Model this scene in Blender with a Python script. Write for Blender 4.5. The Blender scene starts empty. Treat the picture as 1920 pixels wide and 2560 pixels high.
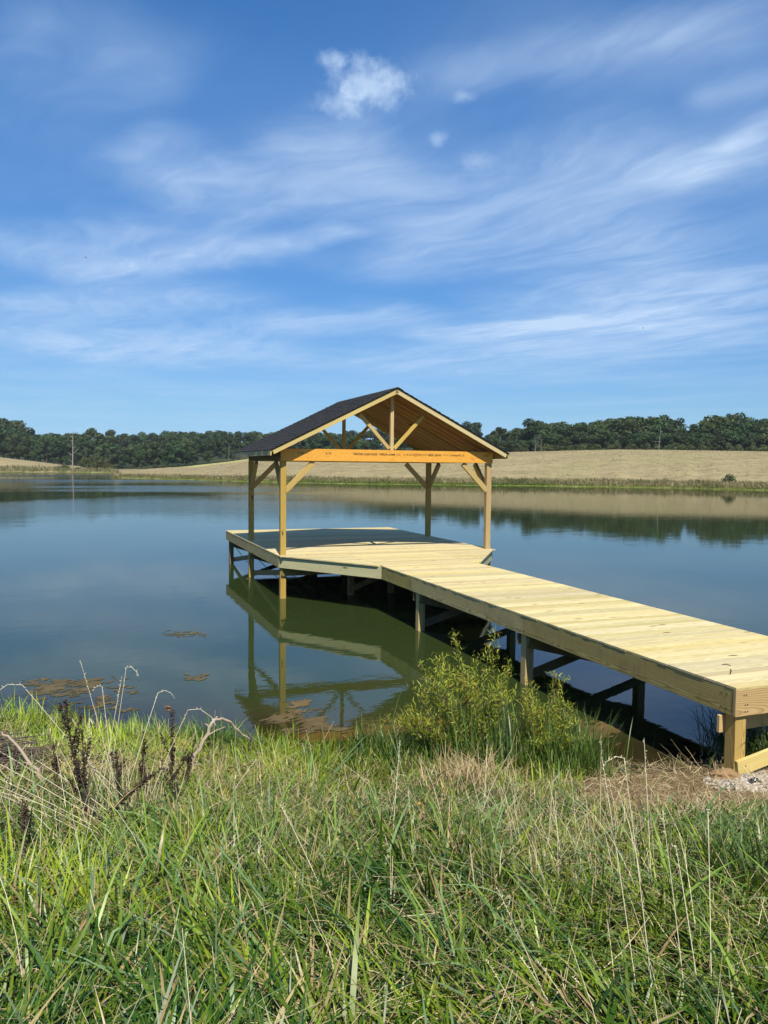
import bpy, bmesh, math, random
import numpy as np
from mathutils import Vector, Matrix

R = math.radians
random.seed(7)
rng = np.random.default_rng(11)
sc = bpy.context.scene
COL = sc.collection

# ------------------------------------------------------------------ camera
CAM = np.array([-4.315, -18.4685, 3.2205])
YAW, PITCH, ROLL, FPX = R(-20.805), R(-3.284), R(0.565), 1955.55
_fw = np.array([-math.sin(YAW) * math.cos(PITCH), math.cos(YAW) * math.cos(PITCH), math.sin(PITCH)])
_rt0 = np.array([math.cos(YAW), math.sin(YAW), 0.0])
_up0 = np.cross(_rt0, _fw)
_rt = _rt0 * math.cos(ROLL) + _up0 * math.sin(ROLL)
_up = _up0 * math.cos(ROLL) - _rt0 * math.sin(ROLL)
cd = bpy.data.cameras.new('camera')
cam = bpy.data.objects.new('camera', cd)
COL.objects.link(cam)
M = Matrix.Identity(4)
for i in range(3):
    M[i][0], M[i][1], M[i][2], M[i][3] = _rt[i], _up[i], -_fw[i], CAM[i]
cam.matrix_world = M
cd.sensor_fit = 'VERTICAL'
cd.sensor_height = 36.0
cd.lens = 36.0 * FPX / 2560.0
cd.clip_start = 0.05
cd.clip_end = 6000
sc.camera = cam


def ray(px, py):
    "direction seen at a pixel of the 1920x2560 photograph"
    d = _fw + _rt * ((px - 960) / FPX) - _up * ((py - 1280) / FPX)
    return d


def on_z(px, py, z):
    d = ray(px, py)
    return CAM + d * ((z - CAM[2]) / d[2])


def on_r(px, py, r):
    "point at horizontal distance r"
    d = ray(px, py)
    return CAM + d * (r / math.hypot(d[0], d[1]))


def az(px):
    d = ray(px, 1168)
    return math.degrees(math.atan2(d[0], d[1]))


# ------------------------------------------------------------------ light
SUN = Vector((-0.16, -1.0, 1.33)).normalized()
sl = bpy.data.lights.new('sun', 'SUN')
sl.energy = 5.0
sl.angle = R(0.55)
sl.color = (1.0, 0.93, 0.80)
so = bpy.data.objects.new('sun', sl)
COL.objects.link(so)
so.rotation_euler = SUN.to_track_quat('Z', 'Y').to_euler()
so.location = (0, -20, 30)

sc.view_settings.view_transform = 'Standard'
sc.view_settings.look = 'None'
sc.view_settings.gamma = 1.0
sc.view_settings.use_curve_mapping = False
sc.view_settings.exposure = 0.5
sc.cycles.caustics_reflective = False
sc.cycles.caustics_refractive = False


class NT:
    "small node-tree builder"
    def __init__(s, tree):
        s.t = tree
        s.n = tree.nodes
        s.l = tree.links

    def add(s, typ, **kw):
        n = s.n.new(typ)
        for k, v in kw.items():
            setattr(n, k, v)
        return n

    def put(s, sock, v):
        if isinstance(v, bpy.types.NodeSocket):
            s.l.new(v, sock)
        elif v is not None:
            sock.default_value = v

    def math(s, op, a, b=None, c=None, clamp=False):
        n = s.add('ShaderNodeMath', operation=op, use_clamp=clamp)
        s.put(n.inputs[0], a)
        if b is not None:
            s.put(n.inputs[1], b)
        if c is not None:
            s.put(n.inputs[2], c)
        return n.outputs[0]

    def vec(s, op, a, b=None):
        n = s.add('ShaderNodeVectorMath', operation=op)
        s.put(n.inputs[0], a)
        if b is not None:
            s.put(n.inputs[1], b)
        return n.outputs['Value'] if op in ('DOT_PRODUCT', 'LENGTH') else n.outputs[0]

    def comb(s, x, y, z):
        n = s.add('ShaderNodeCombineXYZ')
        for i, v in enumerate((x, y, z)):
            s.put(n.inputs[i], v)
        return n.outputs[0]

    def noise(s, v, scale=1, detail=4, rough=0.55, dist=0.0, dim='3D'):
        n = s.add('ShaderNodeTexNoise', noise_dimensions=dim)
        s.put(n.inputs['Vector'], v)
        s.put(n.inputs['Scale'], scale)
        s.put(n.inputs['Detail'], detail)
        s.put(n.inputs['Roughness'], rough)
        s.put(n.inputs['Distortion'], dist)
        return n.outputs[0]

    def ramp(s, f, stops, interp='LINEAR'):
        n = s.add('ShaderNodeValToRGB')
        cr = n.color_ramp
        cr.interpolation = interp
        while len(cr.elements) < len(stops):
            cr.elements.new(0.5)
        for e, (p, c) in zip(cr.elements, stops):
            e.position = p
            e.color = c if len(c) == 4 else (*c, 1)
        s.put(n.inputs[0], f)
        return n.outputs[0]

    def mix(s, f, a, b, blend='MIX'):
        n = s.add('ShaderNodeMix', data_type='RGBA', blend_type=blend)
        s.put(n.inputs[0], f)
        s.put(n.inputs[6], a if isinstance(a, bpy.types.NodeSocket) else (*a, 1) if len(a) == 3 else a)
        s.put(n.inputs[7], b if isinstance(b, bpy.types.NodeSocket) else (*b, 1) if len(b) == 3 else b)
        return n.outputs[2]

    def smooth(s, x, lo, hi):
        n = s.add('ShaderNodeMapRange', interpolation_type='SMOOTHSTEP')
        s.put(n.inputs[0], x)
        n.inputs[1].default_value = lo
        n.inputs[2].default_value = hi
        return n.outputs[0]


# ------------------------------------------------------------------ sky
world = bpy.data.worlds.new('World')
sc.world = world
world.use_nodes = True
wn = NT(world.node_tree)
wn.n.clear()
tc = wn.add('ShaderNodeTexCoord')
sky = wn.add('ShaderNodeTexSky', sky_type='NISHITA')
sky.sun_disc = False
sky.sun_elevation = math.asin(SUN.z)
sky.sun_rotation = math.atan2(SUN.x, SUN.y)
sky.air_density = 1.0
sky.dust_density = 0.1
sky.ozone_density = 2.2
sky.altitude = 300
D = wn.vec('NORMALIZE', tc.outputs['Generated'])
sep = wn.add('ShaderNodeSeparateXYZ')
wn.l.new(D, sep.inputs[0])
dz = wn.math('MAXIMUM', sep.outputs[2], 0.02)
pxn = wn.math('DIVIDE', sep.outputs[0], dz)
pyn = wn.math('DIVIDE', sep.outputs[1], dz)
# cloud layer plane: a runs along the streaks, b across them
SA = R(-14)
ex, ey = math.sin(SA), math.cos(SA)
pa = wn.math('ADD', wn.math('MULTIPLY', pxn, ex), wn.math('MULTIPLY', pyn, ey))
pb = wn.math('SUBTRACT', wn.math('MULTIPLY', pxn, ey), wn.math('MULTIPLY', pyn, ex))
warp = wn.noise(wn.comb(pa, pb, 3.3), 0.7, 4, 0.55)
wv = wn.math('MULTIPLY', wn.math('SUBTRACT', warp, 0.5), 1.1)
pb2 = wn.math('ADD', pb, wv)
st = wn.noise(wn.comb(wn.math('MULTIPLY', pa, 0.60), wn.math('MULTIPLY', pb2, 2.2), 0.7), 1.5, 9, 0.56)
fine = wn.noise(wn.comb(wn.math('MULTIPLY', pa, 1.6), wn.math('MULTIPLY', pb2, 5.0), 1.7), 2.2, 7, 0.55, 0.1)
fib = wn.noise(wn.comb(wn.math('MULTIPLY', pa, 3.0), wn.math('MULTIPLY', pb2, 13.0), 6.7), 1.5, 6, 0.62, 0.25)
wisp0 = wn.math('ADD', wn.math('MULTIPLY', wn.smooth(st, 0.25, 0.78), 0.85), wn.math('MULTIPLY', wn.smooth(fine, 0.25, 0.78), 0.38))
wisp = wn.math('MULTIPLY', wisp0, wn.math('ADD', 0.86, wn.math('MULTIPLY', wn.smooth(fib, 0.2, 0.8), 0.28)))
cover = wn.smooth(wn.noise(wn.comb(pa, pb, 9.1), 0.5, 3, 0.5), 0.32, 0.75)
alpha = wn.math('MULTIPLY', wn.math('MULTIPLY', cover, wn.math('ADD', 0.35, wn.math('MULTIPLY', wisp, 0.65))), 0.28)


def plane_pt(px, py):
    d = ray(px, py)
    return np.array([d[0] / d[2], d[1] / d[2]])


# cirrus ribbons on the cloud layer: start, end (photograph pixels at 0.8641), half width, strength
S_ = 0.8641
RIB = [(120, 603, 640, 528, 26, .62), (600, 535, 760, 487, 24, .62), (330, 425, 920, 368, 85, .62), (0, 560, 600, 505, 62, .50),
       (-20, 672, 560, 632, 40, .50), (-20, 742, 660, 742, 55, .60), (540, 712, 945, 676, 27, .66), (900, 733, 1280, 690, 16, .62),
       (830, 812, 1700, 672, 85, .55), (1280, 720, 1700, 560, 95, .62), (740, 598, 1500, 486, 45, .58), (800, 530, 1700, 300, 65, .48),
       (900, 440, 1420, 275, 55, .42), (1400, 405, 1740, 285, 30, .42), (1480, 218, 1740, 160, 30, .40), (900, 180, 1550, 50, 48, .30),
       (-20, 40, 420, 175, 110, .38), (230, 345, 410, 270, 36, .30), (1150, 160, 1700, 50, 70, .32), (1560, 330, 1700, 220, 40, .35),
       (560, 330, 860, 300, 60, .28), (1050, 660, 1500, 560, 40, .32)]
pvec = wn.comb(pxn, pyn, 0)
wob = wn.math('MULTIPLY', wn.math('SUBTRACT', wn.noise(wn.comb(pa, pb, 5.5), 2.2, 5, 0.6), 0.5), 1.7)
ribs = None
for (x0, y0, x1, y1, w, s) in RIB:
    A, B = plane_pt(x0 / S_, y0 / S_), plane_pt(x1 / S_, y1 / S_)
    mx, my = (x0 + x1) / 2 / S_, (y0 + y1) / 2 / S_
    L = np.linalg.norm(B - A)
    e = (B - A) / L
    nrm = np.array([-e[1], e[0]])
    m0, m1 = plane_pt(mx, my), plane_pt(mx, my - w / S_)
    wid = abs((m1 - m0) @ nrm)
    rel = wn.vec('SUBTRACT', pvec, (A[0], A[1], 0))
    t = wn.math('DIVIDE', wn.vec('DOT_PRODUCT', rel, (e[0], e[1], 0)), L)
    dd = wn.math('ADD', wn.math('DIVIDE', wn.vec('DOT_PRODUCT', rel, (nrm[0], nrm[1], 0)), wid), wob)
    ac = wn.smooth(wn.math('ABSOLUTE', dd), 1.9, 0.0)
    al = wn.smooth(wn.math('ABSOLUTE', wn.math('SUBTRACT', t, 0.5)), 0.62, 0.28)
    m = wn.math('MULTIPLY', wn.math('MULTIPLY', ac, al), s)
    ribs = m if ribs is None else wn.math('ADD', ribs, m)
front = wn.smooth(sep.outputs[2], 0.0, 0.05)
tex = wn.math('ADD', 0.24, wn.math('MULTIPLY', wisp, 0.56))
alpha = wn.math('ADD', alpha, wn.math('MULTIPLY', wn.math('MULTIPLY', ribs, tex), front))
# small puffy cumulus
for (cx, cy, rx, ry, s, seed) in [(800, 178, 100, 60, .72, 2.0), (722, 128, 40, 26, .55, 4.0), (738, 222, 62, 40, .45, 8.0), (948, 300, 26, 19, .34, 6.0), (1003, 207, 32, 15, .28, 7.0), (1035, 350, 45, 22, .24, 5.0)]:
    c = ray(cx / S_, cy / S_)
    c = c / np.linalg.norm(c)
    r_ = np.cross(c, [0, 0, 1.0]); r_ /= np.linalg.norm(r_)
    u_ = np.cross(r_, c)
    k = 1.0 / (FPX * S_)
    qx = wn.math('DIVIDE', wn.vec('DOT_PRODUCT', D, tuple(r_)), rx * k)
    qy = wn.math('DIVIDE', wn.vec('DOT_PRODUCT', D, tuple(u_)), ry * k)
    f = wn.vec('DOT_PRODUCT', D, tuple(c))
    rad = wn.math('SQRT', wn.math('ADD', wn.math('MULTIPLY', qx, qx), wn.math('MULTIPLY', qy, qy)))
    qv = wn.comb(wn.math('MULTIPLY', qx, rx / 60.0), wn.math('MULTIPLY', qy, ry / 60.0), seed)
    n1_ = wn.noise(qv, 1.15, 2, 0.5, 0.2)
    n2_ = wn.noise(qv, 2.6, 8, 0.62, 0.3)
    nsum = wn.math('ADD', wn.math('MULTIPLY', wn.math('SUBTRACT', n1_, 0.5), 1.0), wn.math('MULTIPLY', wn.math('SUBTRACT', n2_, 0.5), 1.15))
    dens = wn.math('ADD', wn.math('SUBTRACT', 0.88, rad), nsum)
    a_ = wn.math('MULTIPLY', wn.math('MULTIPLY', wn.smooth(dens, -0.12, 0.95), s), wn.math('GREATER_THAN', f, 0.9))
    alpha = wn.math('ADD', alpha, a_)
alpha = wn.math('MULTIPLY', wn.math('MINIMUM', alpha, 0.86), wn.smooth(sep.outputs[2], -0.02, 0.10))
hs = wn.add('ShaderNodeHueSaturation')
hs.inputs['Saturation'].default_value = 1.22
hs.inputs['Value'].default_value = 1.0
wn.l.new(sky.outputs[0], hs.inputs['Color'])
SKYTINT = (0.86, 1.19, 1.40)
base = wn.mix(1.0, hs.outputs[0], SKYTINT, 'MULTIPLY')
low = wn.ramp(sep.outputs[2], [(0.0, (0.36, 0.46, 0.80)), (0.065, (0.55, 0.56, 0.66)), (0.13, (0.70, 0.66, 0.71)), (0.42, (1.0, 1.0, 1.0)), (1.0, (1.0, 1.0, 1.0))])
base = wn.mix(1.0, base, low, 'MULTIPLY')
skyc = wn.mix(alpha, base, (5.3, 6.8, 8.9))
bg = wn.add('ShaderNodeBackground')
wn.l.new(skyc, bg.inputs[0])
bg.inputs[1].default_value = 0.080
wo = wn.add('ShaderNodeOutputWorld')
wn.l.new(bg.outputs[0], wo.inputs[0])


# ------------------------------------------------------------------ materials
def new_mat(name):
    m = bpy.data.materials.new(name)
    m.use_nodes = True
    t = NT(m.node_tree)
    b = t.n['Principled BSDF']
    return m, t, b


def wood(name, light, dark, ring=0.5, rough=0.75, weather=0.0, knots=True):
    "sawn softwood with the grain along the object's own X"
    m, t, b = new_mat(name)
    co = t.add('ShaderNodeTexCoord').outputs['Object']
    oi = t.add('ShaderNodeObjectInfo').outputs['Random']
    off = t.comb(t.math('MULTIPLY', oi, 37.0), t.math('MULTIPLY', oi, 3.1), t.math('MULTIPLY', oi, 5.7))
    sp = t.add('ShaderNodeSeparateXYZ')
    t.l.new(co, sp.inputs[0])
    # growth rings seen on a flat-sawn face
    ry = t.math('ADD', sp.outputs[1], t.math('MULTIPLY', t.math('SUBTRACT', oi, 0.5), 0.16))
    rz = t.math('ADD', sp.outputs[2], 0.09)
    gx = t.math('ADD', t.math('MULTIPLY', sp.outputs[0], 0.35), t.math('MULTIPLY', oi, 37.0))
    warp = t.noise(t.comb(gx, ry, rz), 2.6, 3, 0.5)
    rr = t.math('SQRT', t.math('ADD', t.math('MULTIPLY', ry, ry), t.math('MULTIPLY', rz, rz)))
    rr = t.math('ADD', rr, t.math('MULTIPLY', t.math('SUBTRACT', warp, 0.5), 0.16))
    rings = t.math('FRACT', t.math('MULTIPLY', rr, 62.0))
    rings = t.smooth(t.math('ABSOLUTE', t.math('SUBTRACT', rings, 0.5)), 0.05, 0.5)
    v2 = t.vec('ADD', co, off)
    mp = t.add('ShaderNodeMapping')
    t.l.new(v2, mp.inputs[0])
    mp.inputs['Scale'].default_value = (1.4, 42, 42)
    fib = t.noise(mp.outputs[0], 1.0, 6, 0.65)
    mp2 = t.add('ShaderNodeMapping')
    t.l.new(v2, mp2.inputs[0])
    mp2.inputs['Scale'].default_value = (0.7, 5, 5)
    blot = t.noise(mp2.outputs[0], 1.0, 3, 0.5)
    g = t.math('ADD', t.math('ADD', t.math('MULTIPLY', rings, ring), t.math('MULTIPLY', fib, 0.55)), t.math('MULTIPLY', blot, 0.45))
    g = t.math('MULTIPLY', g, 1.0 / (ring + 1.0))
    col = t.ramp(g, [(0.22, light), (0.50, tuple(0.62 * l + 0.38 * d for l, d in zip(light, dark))), (0.82, dark)])
    # board-to-board difference
    hv = t.add('ShaderNodeHueSaturation')
    t.l.new(col, hv.inputs['Color'])
    t.put(hv.inputs['Value'], t.math('ADD', 0.64, t.math('MULTIPLY', oi, 0.27)))
    t.put(hv.inputs['Hue'], t.math('ADD', 0.494, t.math('MULTIPLY', t.math('FRACT', t.math('MULTIPLY', oi, 7.3)), 0.014)))
    t.put(hv.inputs['Saturation'], t.math('ADD', 0.85, t.math('MULTIPLY', t.math('FRACT', t.math('MULTIPLY', oi, 13.7)), 0.3)))
    col = hv.outputs[0]
    if knots:
        mp3 = t.add('ShaderNodeMapping')
        t.l.new(v2, mp3.inputs[0])
        mp3.inputs['Scale'].default_value = (1.5, 5.0, 5.0)
        vo = t.add('ShaderNodeTexVoronoi')
        t.l.new(mp3.outputs[0], vo.inputs['Vector'])
        vo.inputs['Scale'].default_value = 1.0
        kn = t.smooth(vo.outputs['Distance'], 0.13, 0.07)
        halo = t.smooth(vo.outputs['Distance'], 0.26, 0.10)
        col = t.mix(t.math('MULTIPLY', halo, 0.35), col, dark)
        col = t.mix(t.math('MULTIPLY', kn, 0.85), col, (0.055, 0.028, 0.012))
    if weather > 0:
        st = t.noise(v2, 3.5, 5, 0.6)
        mp4 = t.add('ShaderNodeMapping')
        t.l.new(v2, mp4.inputs[0])
        mp4.inputs['Scale'].default_value = (22, 3, 2.0)
        st2 = t.noise(mp4.outputs[0], 1.0, 4, 0.6)
        w = t.math('MULTIPLY', t.smooth(t.math('ADD', t.math('MULTIPLY', st, 0.6), t.math('MULTIPLY', st2, 0.4)), 0.46, 0.62), weather)
        col = t.mix(w, col, (0.075, 0.062, 0.048))
    t.l.new(col, b.inputs['Base Color'])
    b.inputs['Roughness'].default_value = rough
    b.inputs['Specular IOR Level'].default_value = 0.25
    bp = t.add('ShaderNodeBump')
    bp.inputs['Strength'].default_value = 0.25
    bp.inputs['Distance'].default_value = 0.004
    t.l.new(g, bp.inputs['Height'])
    t.l.new(bp.outputs[0], b.inputs['Normal'])
    return m


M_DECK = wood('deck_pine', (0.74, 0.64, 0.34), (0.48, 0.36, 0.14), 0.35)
M_PINE = wood('pine_frame', (0.66, 0.49, 0.19), (0.38, 0.22, 0.06), 0.55)
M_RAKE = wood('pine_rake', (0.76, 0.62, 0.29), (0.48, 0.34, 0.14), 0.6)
M_TREAT = wood('treated_fascia', (0.62, 0.50, 0.20), (0.29, 0.21, 0.06), 0.9, weather=0.22)
M_GREEN = wood('treated_fascia_pale', (0.60, 0.55, 0.29), (0.33, 0.29, 0.11), 0.9)
M_UNDER_SHADED = wood('treated_under_shaded', (0.30, 0.23, 0.10), (0.14, 0.10, 0.04), 0.6, weather=0.4)  # treated timber, shade under deck and eaves put into its darker colour
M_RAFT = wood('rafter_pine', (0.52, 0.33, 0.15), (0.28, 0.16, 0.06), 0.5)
M_ENDB = wood('new_end_board', (0.68, 0.49, 0.19), (0.44, 0.26, 0.07), 0.9)

M_LVL, t, b = new_mat('laminated_beam')
co = t.add('ShaderNodeTexCoord').outputs['Object']
mp = t.add('ShaderNodeMapping'); t.l.new(co, mp.inputs[0]); mp.inputs['Scale'].default_value = (2.2, 9, 9)
n1 = t.noise(mp.outputs[0], 1.0, 6, 0.65, 1.5)
n2 = t.noise(co, 26, 4, 0.6)
c = t.ramp(n1, [(0.3, (0.56, 0.25, 0.022)), (0.52, (0.64, 0.315, 0.036)), (0.72, (0.48, 0.18, 0.014))])
c = t.mix(t.smooth(n2, 0.58, 0.75), c, (0.45, 0.15, 0.012))
t.l.new(c, b.inputs['Base Color'])
b.inputs['Roughness'].default_value = 0.6


def plain(name, col, rough=0.7, metal=0.0):
    m, t, b = new_mat(name)
    co = t.add('ShaderNodeTexCoord').outputs['Object']
    n = t.noise(co, 30, 4, 0.6)
    c = t.mix(n, tuple(x * 0.75 for x in col), tuple(min(1, x * 1.2) for x in col))
    t.l.new(c, b.inputs['Base Color'])
    b.inputs['Roughness'].default_value = rough
    b.inputs['Metallic'].default_value = metal
    return m


M_INK = plain('stamp_ink', (0.03, 0.012, 0.003))
M_METAL = plain('galvanised_chain', (0.05, 0.05, 0.05), 0.5, 0.3)
M_BOLT = plain('bolt_head', (0.06, 0.05, 0.04), 0.5, 0.3)
M_PLASTIC = plain('black_plastic', (0.02, 0.022, 0.026), 0.35)
M_STEM = plain('brown_seed', (0.045, 0.026, 0.016), 0.9)
M_TWIG = plain('grey_dead_wood', (0.34, 0.27, 0.20), 0.9)
M_BRUSH = plain('brush_wood', (0.085, 0.062, 0.05), 0.9)
M_STRAWS = plain('straw_stem', (0.66, 0.58, 0.39), 0.8)
M_YELLOW = plain('yellow_petal', (0.75, 0.42, 0.015), 0.6)
M_BIRD = plain('dark_feather', (0.03, 0.03, 0.035), 0.8)
M_INSECT = plain('amber_wing', (0.20, 0.085, 0.02), 0.5)
M_BARK = plain('bark', (0.11, 0.085, 0.065), 0.9)
M_DEADBARK = plain('bleached_wood', (0.27, 0.245, 0.21), 0.9)

M_SHINGLE, t, b = new_mat('charcoal_shingle')
co = t.add('ShaderNodeTexCoord').outputs['Object']
n1 = t.noise(co, 5, 3, 0.6)
n2 = t.noise(co, 160, 2, 0.6)
c = t.ramp(t.math('ADD', t.math('MULTIPLY', n1, 0.6), t.math('MULTIPLY', n2, 0.4)), [(0.3, (0.008, 0.008, 0.008)), (0.7, (0.026, 0.025, 0.024))])
t.l.new(c, b.inputs['Base Color'])
b.inputs['Roughness'].default_value = 0.9


def attr_mat(name, rough=0.7, trans=0.3, spec=0.3, vary=0.25, leaf=True):
    "plant tissue whose colour comes with each blade or leaf"
    m, t, b = new_mat(name)
    a = t.add('ShaderNodeAttribute', attribute_name='tint')
    col = a.outputs['Color']
    oi = t.add('ShaderNodeObjectInfo').outputs['Random']
    hv = t.add('ShaderNodeHueSaturation')
    t.l.new(col, hv.inputs['Color'])
    t.put(hv.inputs['Value'], t.math('ADD', 0.8 * (1 - vary / 2), t.math('MULTIPLY', oi, 0.8 * vary)))
    t.put(hv.inputs['Hue'], t.math('ADD', 0.5 - 0.06 * vary, t.math('MULTIPLY', t.math('FRACT', t.math('MULTIPLY', oi, 9.7)), 0.12 * vary)))
    col = hv.outputs[0]
    t.l.new(col, b.inputs['Base Color'])
    b.inputs['Roughness'].default_value = rough
    b.inputs['Specular IOR Level'].default_value = spec
    if trans > 0:
        tr = t.add('ShaderNodeBsdfTranslucent')
        tcol = t.mix(1.0, col, (1.25, 1.2, 0.55), 'MULTIPLY')
        t.l.new(tcol, tr.inputs[0])
        mx = t.add('ShaderNodeMixShader')
        mx.inputs[0].default_value = trans
        t.l.new(b.outputs[0], mx.inputs[1])
        t.l.new(tr.outputs[0], mx.inputs[2])
        t.l.new(mx.outputs[0], t.n['Material Output'].inputs[0])
    return m


M_GRASS = attr_mat('grass_blade', 0.38, 0.18, 0.30, 0.0)
M_STRAW = attr_mat('dry_grass', 0.7, 0.2, 0.3, 0.0)
M_LEAF = attr_mat('willow_leaf', 0.5, 0.35, 0.4, 0.0)
M_CROWN = attr_mat('tree_foliage', 0.6, 0.22, 0.25, 0.5)
M_REED = attr_mat('shore_weed', 0.8, 0.2, 0.2, 0.0)


# ------------------------------------------------------------------ object helpers
def tag(o, label=None, cat=None, group=None, kind=None):
    if label: o['label'] = label
    if cat: o['category'] = cat
    if group: o['group'] = group
    if kind: o['kind'] = kind
    return o


def empty(name, loc, label, cat, group=None):
    o = bpy.data.objects.new(name, None)
    COL.objects.link(o)
    o.location = loc
    o.empty_display_size = 0.2
    tag(o, label, cat, group)
    return o


def link(name, me, mat=None, parent=None, matrix=None):
    if mat is not None and len(me.materials) == 0:
        me.materials.append(mat)
    o = bpy.data.objects.new(name, me)
    COL.objects.link(o)
    if parent is not None:
        o.parent = parent
        pw = Matrix.Translation(parent.location) if parent.parent is None else parent['_mw_'] if False else None
        if parent.parent is None:
            o.matrix_parent_inverse = Matrix.Translation(-parent.location)
    if matrix is not None:
        o.matrix_local = matrix if parent is None else matrix
        if parent is not None:
            o.matrix_basis = matrix
    return o


def mesh_np(name, verts, faces, tint=None, smooth=False):
    "faces: list of int arrays (each Nx3 or Nx4)"
    me = bpy.data.meshes.new(name)
    verts = np.asarray(verts, dtype=np.float32)
    me.vertices.add(len(verts))
    me.vertices.foreach_set('co', verts.ravel())
    loops, starts, tot = [], [], 0
    for f in faces:
        f = np.asarray(f, dtype=np.int32)
        if len(f) == 0: continue
        k = f.shape[1]
        loops.append(f.ravel())
        starts.append(tot + np.arange(len(f), dtype=np.int32) * k)
        tot += f.size
    loops = np.concatenate(loops); starts = np.concatenate(starts)
    me.loops.add(len(loops))
    me.loops.foreach_set('vertex_index', loops)
    me.polygons.add(len(starts))
    me.polygons.foreach_set('loop_start', starts)
    if tint is not None:
        a = me.color_attributes.new('tint', 'FLOAT_COLOR', 'POINT')
        c = np.ones((len(verts), 4), dtype=np.float32)
        c[:, :3] = tint
        a.data.foreach_set('color', c.ravel())
    me.update(calc_edges=True)
    if smooth:
        me.polygons.foreach_set('use_smooth', np.ones(len(starts), dtype=bool))
    return me


_cache = {}


def box_mesh(L, W, H, bev=0.0):
    k = (round(L, 3), round(W, 3), round(H, 3), bev)
    if k in _cache:
        return _cache[k]
    bm = bmesh.new()
    bmesh.ops.create_cube(bm, size=1.0)
    for v in bm.verts:
        v.co = Vector((v.co.x * L, v.co.y * W, v.co.z * H))
    if bev:
        bmesh.ops.bevel(bm, geom=list(bm.edges), offset=bev, segments=1, affect='EDGES')
    me = bpy.data.meshes.new('timber')
    bm.to_mesh(me)
    bm.free()
    _cache[k] = me
    return me


def timber(name, p0, p1, w, h, mat, parent, up=(0, 0, 1), bev=0.003, ext=0.0):
    "a straight sawn piece from p0 to p1; w across, h along 'up'"
    p0, p1 = Vector(p0), Vector(p1)
    x = (p1 - p0)
    L = x.length + 2 * ext
    x.normalize()
    up = Vector(up)
    y = up.cross(x)
    y.normalize()
    z = x.cross(y)
    me = box_mesh(L, w, h, bev)
    key = (me.name, mat.name)
    if key not in _cache:
        if len(me.materials) == 0:
            me.materials.append(mat)
            _cache[key] = me
        else:
            m2 = me.copy(); m2.materials.clear(); m2.materials.append(mat)
            _cache[key] = m2
    me = _cache[key]
    mid = (p0 + p1) / 2
    mm = Matrix(((x.x, y.x, z.x, mid.x), (x.y, y.y, z.y, mid.y), (x.z, y.z, z.z, mid.z), (0, 0, 0, 1)))
    return link(name, me, None, parent, mm)


def prism(name, poly, z0, z1, mat, parent):
    "flat board from a plan outline; origin at its middle so the grain follows it"
    c = np.mean(np.array(poly), axis=0)
    n = len(poly)
    v = [(x - c[0], y - c[1], z0 - (z0 + z1) / 2) for x, y in poly] + [(x - c[0], y - c[1], z1 - (z0 + z1) / 2) for x, y in poly]
    f = [tuple(range(n - 1, -1, -1)), tuple(range(n, 2 * n))] + [(i, (i + 1) % n, n + (i + 1) % n, n + i) for i in range(n)]
    me = bpy.data.meshes.new(name)
    me.from_pydata(v, [], f)
    me.materials.append(mat)
    return link(name, me, None, parent, Matrix.Translation((c[0], c[1], (z0 + z1) / 2)))


def tube_np(pts, rad, n=6):
    pts = np.asarray(pts, float)
    rad = np.broadcast_to(np.asarray(rad, float), (len(pts),))
    tg = np.gradient(pts, axis=0)
    tg /= np.linalg.norm(tg, axis=1)[:, None] + 1e-9
    ref = np.array([0.3, 0.9, 0.31]) if abs(tg[:, 2]).mean() > 0.7 else np.array([0, 0, 1.0])
    s = np.cross(tg, ref); s /= np.linalg.norm(s, axis=1)[:, None] + 1e-9
    u = np.cross(s, tg)
    a = np.arange(n) * 2 * math.pi / n
    ring = s[:, None, :] * np.cos(a)[None, :, None] + u[:, None, :] * np.sin(a)[None, :, None]
    v = (pts[:, None, :] + ring * rad[:, None, None]).reshape(-1, 3)
    k = len(pts)
    i = np.arange(k - 1)[:, None] * n
    j = np.arange(n)[None, :]
    j2 = (j + 1) % n
    f = np.stack([i + j, i + j2, i + n + j2, i + n + j], -1).reshape(-1, 4)
    return v, f


class Acc:
    "collects pieces into one mesh"
    def __init__(s):
        s.v, s.q, s.t, s.c, s.n = [], [], [], [], 0

    def add(s, v, q=None, t=None, col=None):
        v = np.asarray(v, float)
        if q is not None and len(q): s.q.append(np.asarray(q) + s.n)
        if t is not None and len(t): s.t.append(np.asarray(t) + s.n)
        s.v.append(v)
        s.c.append(np.broadcast_to(np.asarray(col if col is not None else (1, 1, 1), float), (len(v), 3)))
        s.n += len(v)

    def mesh(s, name, smooth=False):
        fs = []
        if s.q: fs.append(np.concatenate(s.q))
        if s.t: fs.append(np.concatenate(s.t))
        return mesh_np(name, np.concatenate(s.v), fs, np.concatenate(s.c), smooth)


def vnoise(x, y, seed=0):
    "smooth value noise in 0..1"
    x = np.asarray(x, float); y = np.asarray(y, float)
    xi, yi = np.floor(x).astype(np.int64), np.floor(y).astype(np.int64)
    fx, fy = x - xi, y - yi
    fx = fx * fx * (3 - 2 * fx); fy = fy * fy * (3 - 2 * fy)

    def h(a, b_):
        n = (a * 374761393 + b_ * 668265263 + seed * 1442695041) & 0xffffffff
        n = ((n ^ (n >> 13)) * 1274126177) & 0xffffffff
        return ((n ^ (n >> 16)) & 0xffff) / 65535.0
    return (h(xi, yi) * (1 - fx) + h(xi + 1, yi) * fx) * (1 - fy) + (h(xi, yi + 1) * (1 - fx) + h(xi + 1, yi + 1) * fx) * fy


def fbm(x, y, seed=0, o=4):
    r, a, s = 0, 0.5, 1.0
    for k in range(o):
        r = r + a * vnoise(np.asarray(x) * s, np.asarray(y) * s, seed + k * 17)
        a *= 0.5; s *= 2.03
    return r / (1 - 0.5 ** o)


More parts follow.
